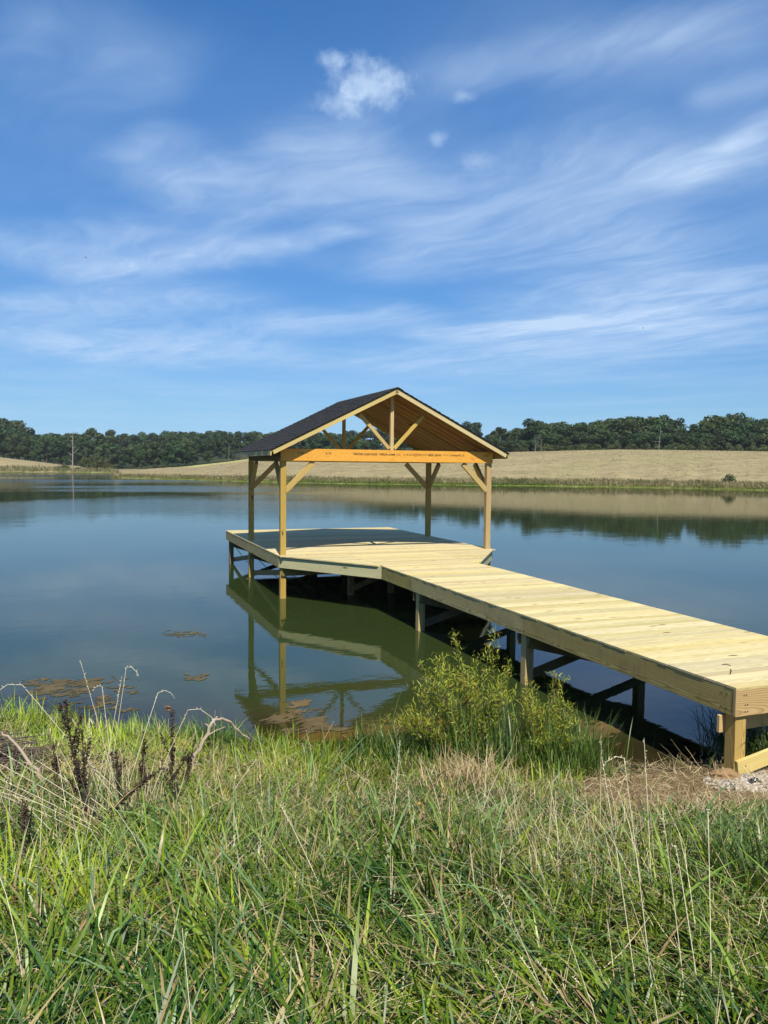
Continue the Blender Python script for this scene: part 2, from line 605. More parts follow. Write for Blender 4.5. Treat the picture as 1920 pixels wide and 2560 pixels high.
# ------------------------------------------------------------------ ground shape
LN0 = np.array([-5.48, -6.60]); LT = np.array([0.815, -0.579]); LNRM = np.array([-0.579, -0.815])


def shore_s(x, y):
    "metres inland of the near water's edge"
    rx, ry = x - LN0[0], y - LN0[1]
    p = rx * LT[0] + ry * LT[1]
    s = rx * LNRM[0] + ry * LNRM[1]
    off = np.interp(p, [-6, 0, 3, 6, 7.6, 8.6, 9.3, 10.5, 14], [0.9, 0.85, 0.75, 0.7, 0.25, 0.02, -0.25, -0.35, -0.2])
    return s - off + 0.22 * (fbm(p * 0.8, 0 * p + 3, 5, 3) - 0.5)


TH = np.array([-60, -30, -12, az(0), az(150), az(275), az(288), az(330), az(500), az(640), az(800), az(960), az(1130), az(1300), az(1600), az(1920), 60, 90, 126])
RS = np.array([230, 300, 312, 312, 309, 305, 200, 190, 172, 157, 150, 146, 145, 146, 148, 142, 138, 134, 130.])


def elev(px, py):
    d = ray(px, py)
    return d[2] / math.hypot(d[0], d[1])


CP = [(-250, 1138, 390), (0, 1143.5, 385), (77, 1152, 380), (154, 1162, 372), (231, 1168, 366), (293, 1174, 330), (347, 1173, 300), (478, 1166, 262), (621, 1146.6, 240), (760, 1142, 232), (960, 1136, 226),
      (1229, 1131.8, 222), (1287, 1130, 220), (1555, 1124, 216), (1750, 1126, 216), (1920, 1129.4, 216), (2200, 1134, 216)]
CTH = np.array([az(a) for a, _, _ in CP])
CR = np.array([c for _, _, c in CP], float)
CH = np.array([CAM[2] + elev(a, b_) * c for a, b_, c in CP])


def height(x, y):
    x = np.asarray(x, float); y = np.asarray(y, float)
    s = shore_s(x, y)
    land = np.where(s > 0, 0.175 * s + 0.012 * np.minimum(s, 3), 0.15 * s)
    land = np.where(s > 8.2, 0.175 * 8.2 + 0.036 + 0.02 * (s - 8.2), land)
    bump = (fbm(x * 0.9, y * 0.9, 3, 4) - 0.5) * 0.14 + (fbm(x * 4, y * 4, 9, 2) - 0.5) * 0.035
    land = land + bump * np.clip((s + 0.4) / 1.5, 0, 1)
    near = np.maximum(land, -1.7)
    dx, dy = x - CAM[0], y - CAM[1]
    th = np.degrees(np.arctan2(dx, dy)); r = np.hypot(dx, dy)
    rs = np.interp(th, TH, RS) + 3.0 * (vnoise(th * 1.1, th * 0 + 2, 4) - 0.5) + 1.2 * (vnoise(th * 4, th * 0 + 7, 8) - 0.5)
    rc = np.interp(th, CTH, CR); hc = np.interp(th, CTH, CH)
    rc = np.maximum(rc, rs + 25)
    q = np.clip((r - rs) / 3.0, -1, 1)
    lip = 0.42 * np.clip(q, 0, 1)
    tt = np.clip((r - rs - 2) / (rc - rs - 2), 0, 1)
    hill = lip + (np.maximum(hc, 1.0) - 0.42) * np.sin(tt * math.pi / 2) ** 1.25
    beyond = np.clip(r - rc, 0, None)
    hill = hill - 0.012 * np.minimum(beyond, 30) + 0.035 * np.clip(beyond - 45, 0, 420)
    hill = hill + (fbm(x / 26, y / 26, 21, 3) - 0.5) * 0.5 * np.clip((r - rs) / 30, 0, 1)
    far = np.where(r < rs, -1.7 * np.clip((rs - r) / 14, 0, 1), hill)
    far = np.where((th < -61) | (th > 127), -1.7, far)
    return np.maximum(near, far), s, r, rs, rc, th


# polar sheet round the camera
ths = np.concatenate([np.arange(-180, -62, 3.0), np.arange(-62, -10, 1.0), np.arange(-10, 52, 0.2), np.arange(52, 128, 1.0), np.arange(128, 180, 3.0)])
rs_ = [0.25]
while rs_[-1] < 1600:
    r0 = rs_[-1]
    rs_.append(r0 + (max(0.035 * r0, 0.08) if r0 < 16 else 0.06 * r0 if r0 < 120 else 3.0 if r0 < 420 else 0.06 * r0))
rs_ = np.array(rs_)


def polar(ths, rr, closed):
    T, Q = np.meshgrid(np.radians(ths), rr)
    x = CAM[0] + Q * np.sin(T); y = CAM[1] + Q * np.cos(T)
    nr, nt = Q.shape
    i = np.arange(nr - 1)[:, None] * nt
    jn = nt if closed else nt - 1
    j = np.arange(jn)[None, :]
    j2 = (j + 1) % nt
    f = np.stack([i + j, i + j2, i + nt + j2, i + nt + j], -1).reshape(-1, 4)
    return x.ravel(), y.ravel(), f


gx, gy, gf = polar(ths, rs_, True)
gh, gs, gr, grs, grc, gth = height(gx, gy)
gtri = np.stack([np.full(len(ths), len(gx)), (np.arange(len(ths)) + 1) % len(ths), np.arange(len(ths))], -1)
gv = np.column_stack([np.append(gx, CAM[0]), np.append(gy, CAM[1]), np.append(gh, gh[:5].mean())])
# zones of the ground
SOIL = np.array([0.020, 0.018, 0.008]); STRAWG = np.array([0.21, 0.145, 0.075]); MUD = np.array([0.07, 0.052, 0.026])
FIELD = np.array([0.33, 0.275, 0.15]); LIME = np.array([0.15, 0.18, 0.035]); WOODF = np.array([0.03, 0.045, 0.018]); GRAVEL = np.array([0.52, 0.46, 0.38])
n1 = fbm(gx * 0.8, gy * 0.8, 31, 4)
bare = np.clip((1.3 - np.hypot((gx - 1.05) / 1.35, (gy + 12.95) / 0.85)) * 1.6, 0, 1)
grav = np.clip(1.3 - np.hypot((gx - 2.15) / .75, (gy + 12.78) / 0.36), 0, 1)
c = SOIL + (STRAWG - SOIL) * np.clip((n1 - 0.45) * 3, 0, 0.6)[:, None]
c = c + (STRAWG * 0.9 - c) * np.clip(bare * 1.6, 0, 1)[:, None]
c = c + (GRAVEL - c) * np.clip(grav * 1.6, 0, 1)[:, None]
wet = np.clip(1 - (gs - 0.02) / 0.45, 0, 1) * (gr < 60)
c = c + (MUD - c) * wet[:, None]
farm = (gr > grs - 20) & (gr > 60)
d_in = gr - grs
strip = 1.4 + 1.1 * vnoise(gth * 1.5, gth * 0, 77)
cf = np.where((d_in < strip)[:, None], LIME * (0.7 + 0.5 * vnoise(gth * 6, d_in * .6, 5))[:, None], FIELD)
pale = np.clip(1 - np.abs(gth - az(560)) / 3.4, 0, 1) * np.clip((gr - grc + 26) / 8, 0, 1) * (gr < grc + 8)
cf = cf + (np.array([0.47, 0.43, 0.17]) - cf) * np.clip(pale * 2.5, 0, 1)[:, None]
lf = (gth < az(300)) & (gth > -60)
cf = np.where((lf & (d_in >= strip))[:, None], FIELD * 1.05, cf)
cf = np.where((gr > grc + 25)[:, None], WOODF, cf)
c = np.where(farm[:, None], cf, c)
c = np.vstack([c, c[:1]])
me = mesh_np('ground', gv, [gf, gtri], c, True)
M_GROUND, t, b = new_mat('ground_cover')
a = t.add('ShaderNodeAttribute', attribute_name='tint').outputs['Color']
co = t.add('ShaderNodeTexCoord').outputs['Object']
ge = t.vec('LENGTH', t.vec('SUBTRACT', co, tuple(CAM)))
nn = t.noise(co, 9, 6, 0.65)
nn2 = t.noise(co, 60, 3, 0.6)
# mown swaths run round the hill: stretch noise tangentially using range and bearing
sp = t.add('ShaderNodeSeparateXYZ'); t.l.new(t.vec('SUBTRACT', co, tuple(CAM)), sp.inputs[0])
bear = t.math('ARCTAN2', sp.outputs[0], sp.outputs[1])
sw = t.noise(t.comb(t.math('MULTIPLY', bear, 14.0), t.math('MULTIPLY', ge, 0.33), 0), 1.0, 6, 0.66, 0.6)
sw2 = t.noise(t.comb(t.math('MULTIPLY', bear, 70.0), t.math('MULTIPLY', ge, 0.9), 2), 1.0, 5, 0.7, 0.4)
farmask = t.smooth(ge, 90, 110)
k1 = t.math('ADD', 0.62, t.math('MULTIPLY', nn, 0.45))
k1 = t.math('ADD', k1, t.math('MULTIPLY', nn2, 0.32))
k2 = t.math('SUBTRACT', t.math('ADD', t.math('MULTIPLY', sw, 1.1), t.math('MULTIPLY', sw2, 1.1)), 0.16)
kk = t.math('ADD', t.math('MULTIPLY', k1, t.math('SUBTRACT', 1.0, farmask)), t.math('MULTIPLY', k2, farmask))
dash = t.noise(t.comb(t.math('MULTIPLY', bear, 45.0), t.math('MULTIPLY', ge, 0.75), 9), 1.0, 5, 0.6, 0.3)
dk = t.math('MULTIPLY', t.math('MULTIPLY', t.smooth(dash, 0.55, 0.70), farmask), 0.38)
kk = t.math('MULTIPLY', kk, t.math('SUBTRACT', 0.8, dk))
kc = t.comb(kk, kk, t.math('MULTIPLY', kk, 0.98))
col = t.mix(1.0, a, kc, 'MULTIPLY')
col = t.mix(t.math('MULTIPLY', farmask, t.math('MULTIPLY', t.smooth(t.noise(co, 0.045, 4, 0.6), 0.5, 0.72), 0.30)), col, (0.22, 0.22, 0.08))
t.l.new(col, b.inputs['Base Color'])
b.inputs['Roughness'].default_value = 0.95
b.inputs['Specular IOR Level'].default_value = 0.1
bp = t.add('ShaderNodeBump'); bp.inputs['Strength'].default_value = 0.7; bp.inputs['Distance'].default_value = 0.05
t.l.new(nn, bp.inputs['Height']); t.l.new(bp.outputs[0], b.inputs['Normal'])
go = link('ground', me, M_GROUND)
tag(go, 'grassy bank, lake bed and mown hill fields round the lake', None, None, 'structure')


def gz(x, y):
    return height(np.atleast_1d(x), np.atleast_1d(y))[0]


# ------------------------------------------------------------------ water
wr = rs_[(rs_ > 4.5) & (rs_ < 345)]
wth = np.concatenate([np.arange(-60, -10, 1.0), np.arange(-10, 52, 0.5), np.arange(52, 127, 1.0)])
wx, wy, wf = polar(wth, wr, False)
wh = height(wx, wy)[0]
keep = (wh[wf] < 0.25).any(axis=1)
wf = wf[keep]
used = np.unique(wf)
remap = -np.ones(len(wx), int); remap[used] = np.arange(len(used))
dep = np.clip(-wh[used], 0, 3)
me = mesh_np('water', np.column_stack([wx[used], wy[used], np.zeros(len(used))]), [remap[wf]], np.repeat(dep[:, None], 3, 1), True)
M_WATER, t, b = new_mat('lake_water')
t.n.remove(b)
dpt = t.add('ShaderNodeAttribute', attribute_name='tint').outputs['Fac']
co = t.add('ShaderNodeTexCoord').outputs['Object']
rg = t.vec('LENGTH', t.vec('SUBTRACT', co, tuple(CAM)))
mp = t.add('ShaderNodeMapping'); t.l.new(co, mp.inputs[0]); mp.inputs['Rotation'].default_value = (0, 0, R(20)); mp.inputs['Scale'].default_value = (0.55, 1.0, 1.0)
w1 = t.noise(mp.outputs[0], 2.6, 4, 0.55)
w2 = t.noise(mp.outputs[0], 9.0, 3, 0.5)
w3 = t.noise(mp.outputs[0], 0.7, 2, 0.5)
wh_ = t.math('ADD', t.math('ADD', t.math('MULTIPLY', w1, 0.6), t.math('MULTIPLY', w2, 0.14)), t.math('MULTIPLY', w3, 1.0))
# breeze streaks: ruffled lanes on the open water to the left
sp = t.add('ShaderNodeSeparateXYZ'); t.l.new(t.vec('SUBTRACT', co, tuple(CAM)), sp.inputs[0])
bear = t.math('ARCTAN2', sp.outputs[0], sp.outputs[1])
lane = t.noise(t.comb(t.math('MULTIPLY', bear, 2.2), t.math('MULTIPLY', rg, 0.028), 4), 1.0, 4, 0.55)
left = t.smooth(bear, 0.42, 0.10)
ruf = t.math('MULTIPLY', t.math('MULTIPLY', t.smooth(lane, 0.36, 0.60), t.smooth(rg, 32, 75)), left)
# ripples fade with range: only their averaged slope is seen there
amp = t.math('ADD', 0.0030, t.math('MULTIPLY', ruf, 0.022))
bp = t.add('ShaderNodeBump'); bp.inputs['Strength'].default_value = 1.0
t.l.new(amp, bp.inputs['Distance']); t.l.new(wh_, bp.inputs['Height'])
gl = t.add('ShaderNodeBsdfGlossy'); gl.inputs['Roughness'].default_value = 0.0
t.l.new(bp.outputs[0], gl.inputs['Normal'])
rough = t.math('ADD', 0.012, t.math('MULTIPLY', ruf, 0.10))
t.l.new(rough, gl.inputs['Roughness'])
murk = t.add('ShaderNodeBsdfDiffuse')
mc = t.mix(t.smooth(dpt, 0.03, 0.35), (0.046, 0.042, 0.016), (0.025, 0.039, 0.011))
t.l.new(mc, murk.inputs[0])
clear = t.add('ShaderNodeBsdfTransparent'); clear.inputs[0].default_value = (0.75, 0.70, 0.52, 1)
body = t.add('ShaderNodeMixShader')
t.put(body.inputs[0], t.math('ADD', 0.3, t.math('MULTIPLY', t.smooth(dpt, 0.0, 0.22), 0.7)))
t.l.new(clear.outputs[0], body.inputs[1]); t.l.new(murk.outputs[0], body.inputs[2])
fr = t.add('ShaderNodeFresnel'); fr.inputs[0].default_value = 1.52
t.l.new(bp.outputs[0], fr.inputs['Normal'])
ms = t.add('ShaderNodeMixShader')
t.l.new(fr.outputs[0], ms.inputs[0]); t.l.new(body.outputs[0], ms.inputs[1]); t.l.new(gl.outputs[0], ms.inputs[2])
t.l.new(ms.outputs[0], t.n['Material Output'].inputs[0])
wo_ = link('water', me, M_WATER)
tag(wo_, 'calm green lake water mirroring the trees and the dock', None, None, 'structure')

# ------------------------------------------------------------------ dock
DT = 1.0616                      # deck top
W, LP = 5.829, 7.713             # platform
C1, WW, C2, DD = 1.707, 2.287, 2.50, 12.548
TB = 0.026                       # deck board thickness
PIT, BW = 0.1425, 0.1385
FH, FT = 0.272, 0.038            # fascia
dock = empty('dock', (2.9, -4, 0), 'new pale pine dock, wide square platform with a long walkway to the bank', 'dock')
zb = DT - TB
k = 0
v = -DD
while v < LP - 0.02:
    v0, v1 = v, min(v + BW, LP)
    jl, jr = random.uniform(-.003, .003), random.uniform(-.003, .003)
    if v1 < -C2:
        o = timber('deck_board', (C1 - .003, (v0 + v1) / 2, zb + TB / 2), (C1 + WW + .003, (v0 + v1) / 2, zb + TB / 2), v1 - v0, TB, M_DECK, dock, bev=0.0015)
        o.location.x += jl
    elif v0 > -0.25:
        o = timber('deck_board', (-.004, (v0 + v1) / 2, zb + TB / 2), (W + .004, (v0 + v1) / 2, zb + TB / 2), v1 - v0, TB, M_DECK, dock, bev=0.0015)
        o.location.x += jl
    else:
        def ed(vv):
            return np.clip(C1 * (-vv) / C2, 0, C1) - 0.03
        a0, a1 = ed(v0), ed(v1)
        prism('deck_board', [(C1 + .002, v0), (C1 + WW - .002, v0), (C1 + WW - .002, v1), (C1 + .002, v1)], zb, DT, M_DECK, dock)
        if C1 - a1 > 0.1:
            prism('deck_board', [(min(a0, C1 - .05), v0), (C1 - .003, v0), (C1 - .003, v1), (a1, v1)], zb, DT, M_DECK, dock)
            q0, q1 = W - a0, W - a1
            prism('deck_board', [(C1 + WW + .003, v0), (max(q0, C1 + WW + .05), v0), (q1, v1), (C1 + WW + .003, v1)], zb, DT, M_DECK, dock)
    v += PIT
zf = zb - FH / 2 - 0.001


def fascia(p, q, mat):
    return timber('fascia_board', (p[0], p[1], zf), (q[0], q[1], zf), FT, FH, mat, dock, bev=0.003)


h2 = FT / 2
fascia((h2, 0.02), (h2, 3.95), M_TREAT); fascia((h2, 3.953), (h2, LP - FT - .002), M_TREAT)
fascia((0, LP - h2), (W, LP - h2), M_TREAT)
fascia((W - h2, 0.02), (W - h2, 3.95), M_TREAT); fascia((W - h2, 3.953), (W - h2, LP - FT - .002), M_TREAT)
# diagonals, set in under the deck board ends
dl = math.hypot(C1, C2); dn = np.array([-C2, -C1]) / dl
for s in (0, 1):
    p = np.array([0.015, 0.0]) - dn * 0.03; q = np.array([C1 - 0.0, -C2 - 0.0]) - dn * 0.03
    if s: p, q = np.array([W - p[0], p[1]]), np.array([W - q[0], q[1]])
    fascia(p, q, M_GREEN)
for u in (C1 + h2, C1 + WW - h2):
    fascia((u, -C2 - .02), (u, -4.20), M_TREAT); fascia((u, -4.203), (u, -8.45), M_TREAT); fascia((u, -8.453), (u, -DD + FT + .003), M_TREAT)
fascia((C1 - .004, -DD + h2), (C1 + WW + .004, -DD + h2), M_ENDB)
# joists under the deck
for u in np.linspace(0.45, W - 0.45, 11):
    timber('joist', (u, 0.1, zb - .12), (u, LP - .06, zb - .12), FT, 0.235, M_UNDER_SHADED, dock, bev=0)
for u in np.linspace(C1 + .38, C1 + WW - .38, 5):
    timber('joist', (u, -DD + .06, zb - .122), (u, 0.09, zb - .122), FT, 0.235, M_UNDER_SHADED, dock, bev=0)
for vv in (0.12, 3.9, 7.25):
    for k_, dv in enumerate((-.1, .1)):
        timber('girder', (.06, vv + dv, zb - .36), (W - .06, vv + dv, zb - .36), FT, 0.235, M_UNDER_SHADED, dock, bev=0)
P6 = 0.14


def post(u, v, top, name='post', mat=None, parent=None):
    bot = min(float(gz(u, v)[0]) - 0.35, -0.3)
    return timber(name, (u, v, bot), (u, v, top), P6, P6, mat or M_PINE, parent or dock, up=(0, 1, 0), bev=0.005)


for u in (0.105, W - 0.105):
    post(u, 7.30, zb - .004, 'post', M_UNDER_SHADED)
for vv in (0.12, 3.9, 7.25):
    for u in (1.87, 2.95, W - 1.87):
        post(u, vv, zb - .24, 'post', M_UNDER_SHADED)
for vv in (-4.40, -8.42, -12.44):
    for u in (C1 + FT + .075, C1 + WW - FT - .075):
        post(u, vv, zb - .003, 'post', M_PINE)
uL, uR = C1 + FT + .075, C1 + WW - FT - .075
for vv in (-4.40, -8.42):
    timber('cross_brace', (uL - .05, vv - .091, 0.64), (uR + .10, vv - .091, 0.06), .038, .14, M_UNDER_SHADED, dock)
    timber('cross_brace', (uL - .05, vv + .091, 0.06), (uR + .05, vv + .091, 0.66), .038, .14, M_UNDER_SHADED, dock)
    timber('ledger', (uL - .10, vv + .132, 0.66), (uR + .10, vv + .132, 0.66), .038, .16, M_UNDER_SHADED, dock)
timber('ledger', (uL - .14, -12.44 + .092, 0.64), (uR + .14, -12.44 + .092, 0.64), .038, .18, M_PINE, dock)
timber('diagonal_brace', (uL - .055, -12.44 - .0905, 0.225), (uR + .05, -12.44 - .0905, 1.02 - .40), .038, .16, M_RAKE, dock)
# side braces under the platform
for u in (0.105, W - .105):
    timber('cross_brace', (u + .09, 7.3, 0.13), (u + .09, 3.95, 0.60), .038, .14, M_UNDER_SHADED, dock)
    timber('cross_brace', (u + .09, 3.9, 0.13), (u + .09, 0.2, 0.62), .038, .14, M_UNDER_SHADED, dock)
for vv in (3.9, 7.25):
    timber('cross_brace', (0.2, vv + .09, 0.6), (1.87, vv + .09, 0.05), .038, .14, M_UNDER_SHADED, dock)
    timber('cross_brace', (W - .2, vv + .09, 0.6), (W - 1.87, vv + .09, 0.05), .038, .14, M_UNDER_SHADED, dock)
timber('cross_brace', (1.87, 0.12 - .09, 0.16), (2.95, 0.12 - .09, 0.60), .038, .14, M_UNDER_SHADED, dock)


def bolt(x, y, z, nx, ny, parent):
    key = 'boltmesh'
    if key not in _cache:
        vv, ff = tube_np([(0, 0, -.004), (0, 0, .003)], .007, 6)
        _cache[key] = mesh_np('bolt', np.vstack([vv, [[0, 0, .004]]]), [ff, [[6 + i, 6 + (i + 1) % 6, 12] for i in range(6)]])
        _cache[key].materials.append(M_BOLT)
    q = Vector((nx, ny, 0)).to_track_quat('Z', 'Y')
    return link('bolt', _cache[key], None, parent, Matrix.Translation((x, y, z)) @ q.to_matrix().to_4x4())


for vv in (-4.16, -4.25, -8.41, -8.50, -12.36, -12.48 + .05):
    for zz in (zf + .07, zf - .07):
        bolt(C1 - .002, vv, zz, -1, 0, dock)
for uu in (C1 + .1, C1 + .13):
    for zz in (zf + .08, zf - .02, zf - .09):
        bolt(uu if zz > zf else uu + .02, -DD - .002, zz, 0, -1, dock)
for kx, kz in ((.04, .23 + .02), (.05, .23 - .06)):
    bolt(uL + kx, -12.44 - .111, kz, 0, -1, dock)
for tt in (.42, .62):
    p = np.array([0.015, 0]) * (1 - tt) + np.array([C1, -C2]) * tt
    bolt(p[0] - dn[0] * .03 + dn[0] * .021, p[1] - dn[1] * .03 + dn[1] * .021, zf - .03 * (tt > .5), dn[0], dn[1], dock)

# ------------------------------------------------------------------ pavilion
pav = empty('pavilion', (2.9, 2.1, 0), 'open pine pavilion with charcoal shingled gable roof on the dock platform', 'pavilion')
BZ, BH = 2.293 + DT, 0.293       # beam underside and height
PV = (0.118, 4.015)
PU = (0.118, W - 0.118)
for v in PV:
    for u in PU:
        post(u, v, BZ - .002, 'post', M_PINE, pav)
# headers
fb = timber('front_beam', (0.045, PV[0] - .068 - .022, BZ + BH / 2), (W - .045, PV[0] - .068 - .022, BZ + BH / 2), .045, BH, M_LVL, pav, bev=0.002)
timber('inner_beam', (0.05, PV[0] - .04, BZ + BH / 2), (W - .05, PV[0] - .04, BZ + BH / 2), .045, BH - .006, M_LVL, pav, bev=0)
timber('back_beam', (0.05, PV[1], BZ + BH / 2), (W - .05, PV[1], BZ + BH / 2), .09, BH, M_LVL, pav, bev=0.002)
for u in PU:
    timber('side_beam', (u, PV[0] + .0, BZ + .14), (u, PV[1] - .05, BZ + .14), .09, .275, M_UNDER_SHADED, pav)
# knee braces
for v in PV:
    timber('knee_brace', (PU[0] + .06, v, BZ - .80), (PU[0] + .80, v, BZ - .06), .088, .135, M_PINE, pav, up=(0, 1, 0)) if False else None
for iv, v in enumerate(PV):
    sv = 1 if iv == 0 else -1
    for iu, u in enumerate(PU):
        su = 1 if iu == 0 else -1
        timber('knee_brace', (u + su * .055, v - .02 * sv, BZ - .735), (u + su * .76, v - .02 * sv, BZ - .03), .088, .13, M_PINE, pav)
        timber('knee_brace', (u, v + sv * .055, BZ - .735), (u, v + sv * .76, BZ - .03), .088, .13, M_PINE, pav)
# roof geometry
EU, EV0, EV1 = -0.243, -0.276, 4.515
EZ, RZ = 2.5574 + DT, 4.128 + DT
MID = W / 2
slope = (RZ - EZ) / (MID - EU)
sl_len = math.hypot(1, slope)
nL = np.array([-slope, 1.0]) / sl_len     # outward normal of the left slope in (u, z)
RD = 0.115                               # rafter depth, square to slope


def roof_pt(side, t, off):
    "point on slope; t=0 eave, 1 ridge; off measured square out of the top face"
    u = EU + (MID - EU) * t + nL[0] * off
    z = EZ + (RZ - EZ) * t + nL[1] * off
    return (u if side == 0 else W - u), z


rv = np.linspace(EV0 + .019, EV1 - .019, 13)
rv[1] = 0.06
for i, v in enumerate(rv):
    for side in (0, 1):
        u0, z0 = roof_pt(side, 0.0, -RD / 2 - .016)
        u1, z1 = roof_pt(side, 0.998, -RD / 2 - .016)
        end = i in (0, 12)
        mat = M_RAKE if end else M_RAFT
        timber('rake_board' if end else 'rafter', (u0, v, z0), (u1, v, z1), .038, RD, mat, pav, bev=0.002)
for side in (0, 1):
    u0, z0 = roof_pt(side, 0.0, -0.09)
    uu = (EU - .019) if side == 0 else (W - EU + .019)
    timber('eave_board', (uu, EV0, EZ - .082), (uu, EV1, EZ - .082), .036, .135, M_TREAT, pav)
    # sheathing
    a0, a1 = roof_pt(side, -0.008, -.008), roof_pt(side, 1.0, -.008)
    o = timber('roof_sheathing', (a0[0], (EV0 + EV1) / 2, a0[1]), (a1[0], (EV0 + EV1) / 2, a1[1]), EV1 - EV0 + .02, .014, M_RAFT, pav, bev=0)
timber('ridge_board', (MID, EV0 + .045, RZ - .10), (MID, EV1 - .045, RZ - .10), .036, .14, M_RAFT, pav, bev=0)
# shingle courses: every tab real, overlapping like stairs
sh = Acc()
NC = 25
for side in (0, 1):
    for k in range(NC):
        t0, t1 = k / NC - .012, (k + 1) / NC
        x = EV0 - .035
        x -= (k % 3) * 0.08
        while x < EV1 + .035:
            wdt = random.choice([.14, .2, .26, .32])
            xa, xb = max(x, EV0 - .03), min(x + wdt - .006, EV1 + .03)
            x += wdt
            if xb - xa < .01: continue
            th_ = random.choice([.014, .018, .023])
            tj = t0 + random.uniform(-.004, .002)
            lo = roof_pt(side, tj, th_ + .003); lo0 = roof_pt(side, tj, 0.0)
            hi = roof_pt(side, min(t1, 1.0), .006)
            vv = [(lo0[0], xa, lo0[1]), (lo0[0], xb, lo0[1]), (lo[0], xb, lo[1]), (lo[0], xa, lo[1]), (hi[0], xb, hi[1]), (hi[0], xa, hi[1]), (hi[0] , xb, hi[1] - .008), (hi[0], xa, hi[1] - .008)]
            q = [(0, 1, 2, 3), (3, 2, 4, 5), (0, 3, 5, 7), (1, 6, 4, 2)]
            if side: q = [tuple(reversed(f)) for f in q]
            sh.add(vv, q)
o = link('roof_shingles', sh.mesh('roof_shingles'), M_SHINGLE, pav); o['kind'] = 'stuff'
rc_ = Acc()
nrc = 30
for k in range(nrc):
    v0 = EV0 - .03 + (EV1 - EV0 + .06) * k / nrc; v1 = v0 + (EV1 - EV0 + .06) / nrc + .03
    lift = .012
    prof = [(-.16, -.16 * slope + .012), (-.06, -.06 * slope + .02), (0, .006), (.06, -.06 * slope + .02), (.16, -.16 * slope + .012)]
    vv = [(MID + a_, v0, RZ + b_ + lift) for a_, b_ in prof] + [(MID + a_, v1, RZ + b_ + .002) for a_, b_ in prof] + [(MID + a_, v0, RZ + b_ - .01) for a_, b_ in prof]
    q = [(i, i + 1, 6 + i, 5 + i) for i in range(4)] + [(10 + i, 11 + i, i + 1, i) for i in range(4)]
    rc_.add(vv, q)
o = link('ridge_cap', rc_.mesh('ridge_cap'), M_SHINGLE, pav)
# drip edge under the shingles along the rakes
for side in (0, 1):
    for v in (EV0 - .012, EV1 + .012):
        a0, a1 = roof_pt(side, -0.005, -.010), roof_pt(side, 1.0, -.010)
        timber('drip_edge', (a0[0], v, a0[1]), (a1[0], v, a1[1]), .008, .024, M_SHINGLE, pav, bev=0)
# gable trusses
for iv, v in enumerate(PV):
    vv = v - .045 if iv == 0 else v
    zt = BZ + BH
    timber('king_post', (MID, vv, zt), (MID, vv, RZ - .15), .089, .089, M_PINE, pav, up=(0, 1, 0))
    for s in (-1, 1):
        p0 = (MID + s * .07, vv, zt + .04); tz = 3.463 + DT
        timber('gable_strut', p0, (MID + s * .86, vv, tz + .01), .075, .085, M_PINE, pav)


def letters(txt, u0, u1, zc, hgt, parent, bold=0.0):
    cu = bpy.data.curves.new('lettering', 'FONT')
    cu.body = txt
    cu.size = 1.0
    cu.offset = bold
    cu.resolution_u = 2
    ob = bpy.data.objects.new('tmp', cu)
    COL.objects.link(ob)
    dg = bpy.context.evaluated_depsgraph_get()
    me = bpy.data.meshes.new_from_object(ob.evaluated_get(dg))
    bpy.data.objects.remove(ob)
    co = np.empty(len(me.vertices) * 3); me.vertices.foreach_get('co', co); co = co.reshape(-1, 3)
    mn, mx = co.min(0), co.max(0)
    vb = PV[0] - .068 - .045 - .0025
    out = np.empty_like(co)
    out[:, 0] = u0 + (co[:, 0] - mn[0]) / (mx[0] - mn[0]) * (u1 - u0)
    out[:, 2] = zc + ((co[:, 1] - mn[1]) / (mx[1] - mn[1]) - .5) * hgt
    out[:, 1] = vb
    me.vertices.foreach_set('co', out.ravel())
    me.materials.clear(); me.materials.append(M_INK)
    o = bpy.data.objects.new('lettering', me)
    COL.objects.link(o)
    o.parent = parent
    o.matrix_parent_inverse = (Matrix.Translation(-pav.location).inverted() @ parent.matrix_basis).inverted() if False else Matrix.Identity(4)
    return o


def reparent_world(o, part):
    "part sits under pav with basis = world placement; give o the inverse so its mesh stays in world space"
    o.matrix_parent_inverse = part.matrix_basis.inverted()


zt_ = BZ + 0.185
lets = [letters('BOISE CASCADE', 1.93, 2.50, zt_, .055, fb, .02), letters('VERSA-LAM', 2.55, 2.98, zt_, .055, fb, .02),
        letters('LVL', 3.02, 3.14, zt_, .05, fb), letters('2.1E-3100/2750 SYP', 3.22, 3.88, zt_, .05, fb), letters('APA', 3.90, 4.05, zt_, .06, fb, .03)]
for uu in (0.53, 1.23, 4.87, 5.58):
    lets.append(letters('2.1E', uu - .07, uu + .07, BZ + .19, .05, fb, .01))
sm = Acc()
vb = PV[0] - .068 - .045 - .003
for (u0, u1, zz, hh) in ((4.08, 4.28, zt_ + .014, .018), (4.08, 4.26, zt_ - .012, .016), (4.33, 4.50, zt_ + .008, .012), (4.54, 4.80, zt_ + .012, .014), (4.54, 4.78, zt_ - .010, .012)):
    x = u0
    while x < u1:
        w_ = random.uniform(.012, .03)
        sm.add([(x, vb, zz - hh / 2), (x + w_, vb, zz - hh / 2), (x + w_, vb, zz + hh / 2), (x, vb, zz + hh / 2)], [(0, 1, 2, 3)])
        x += w_ + random.uniform(.006, .014)
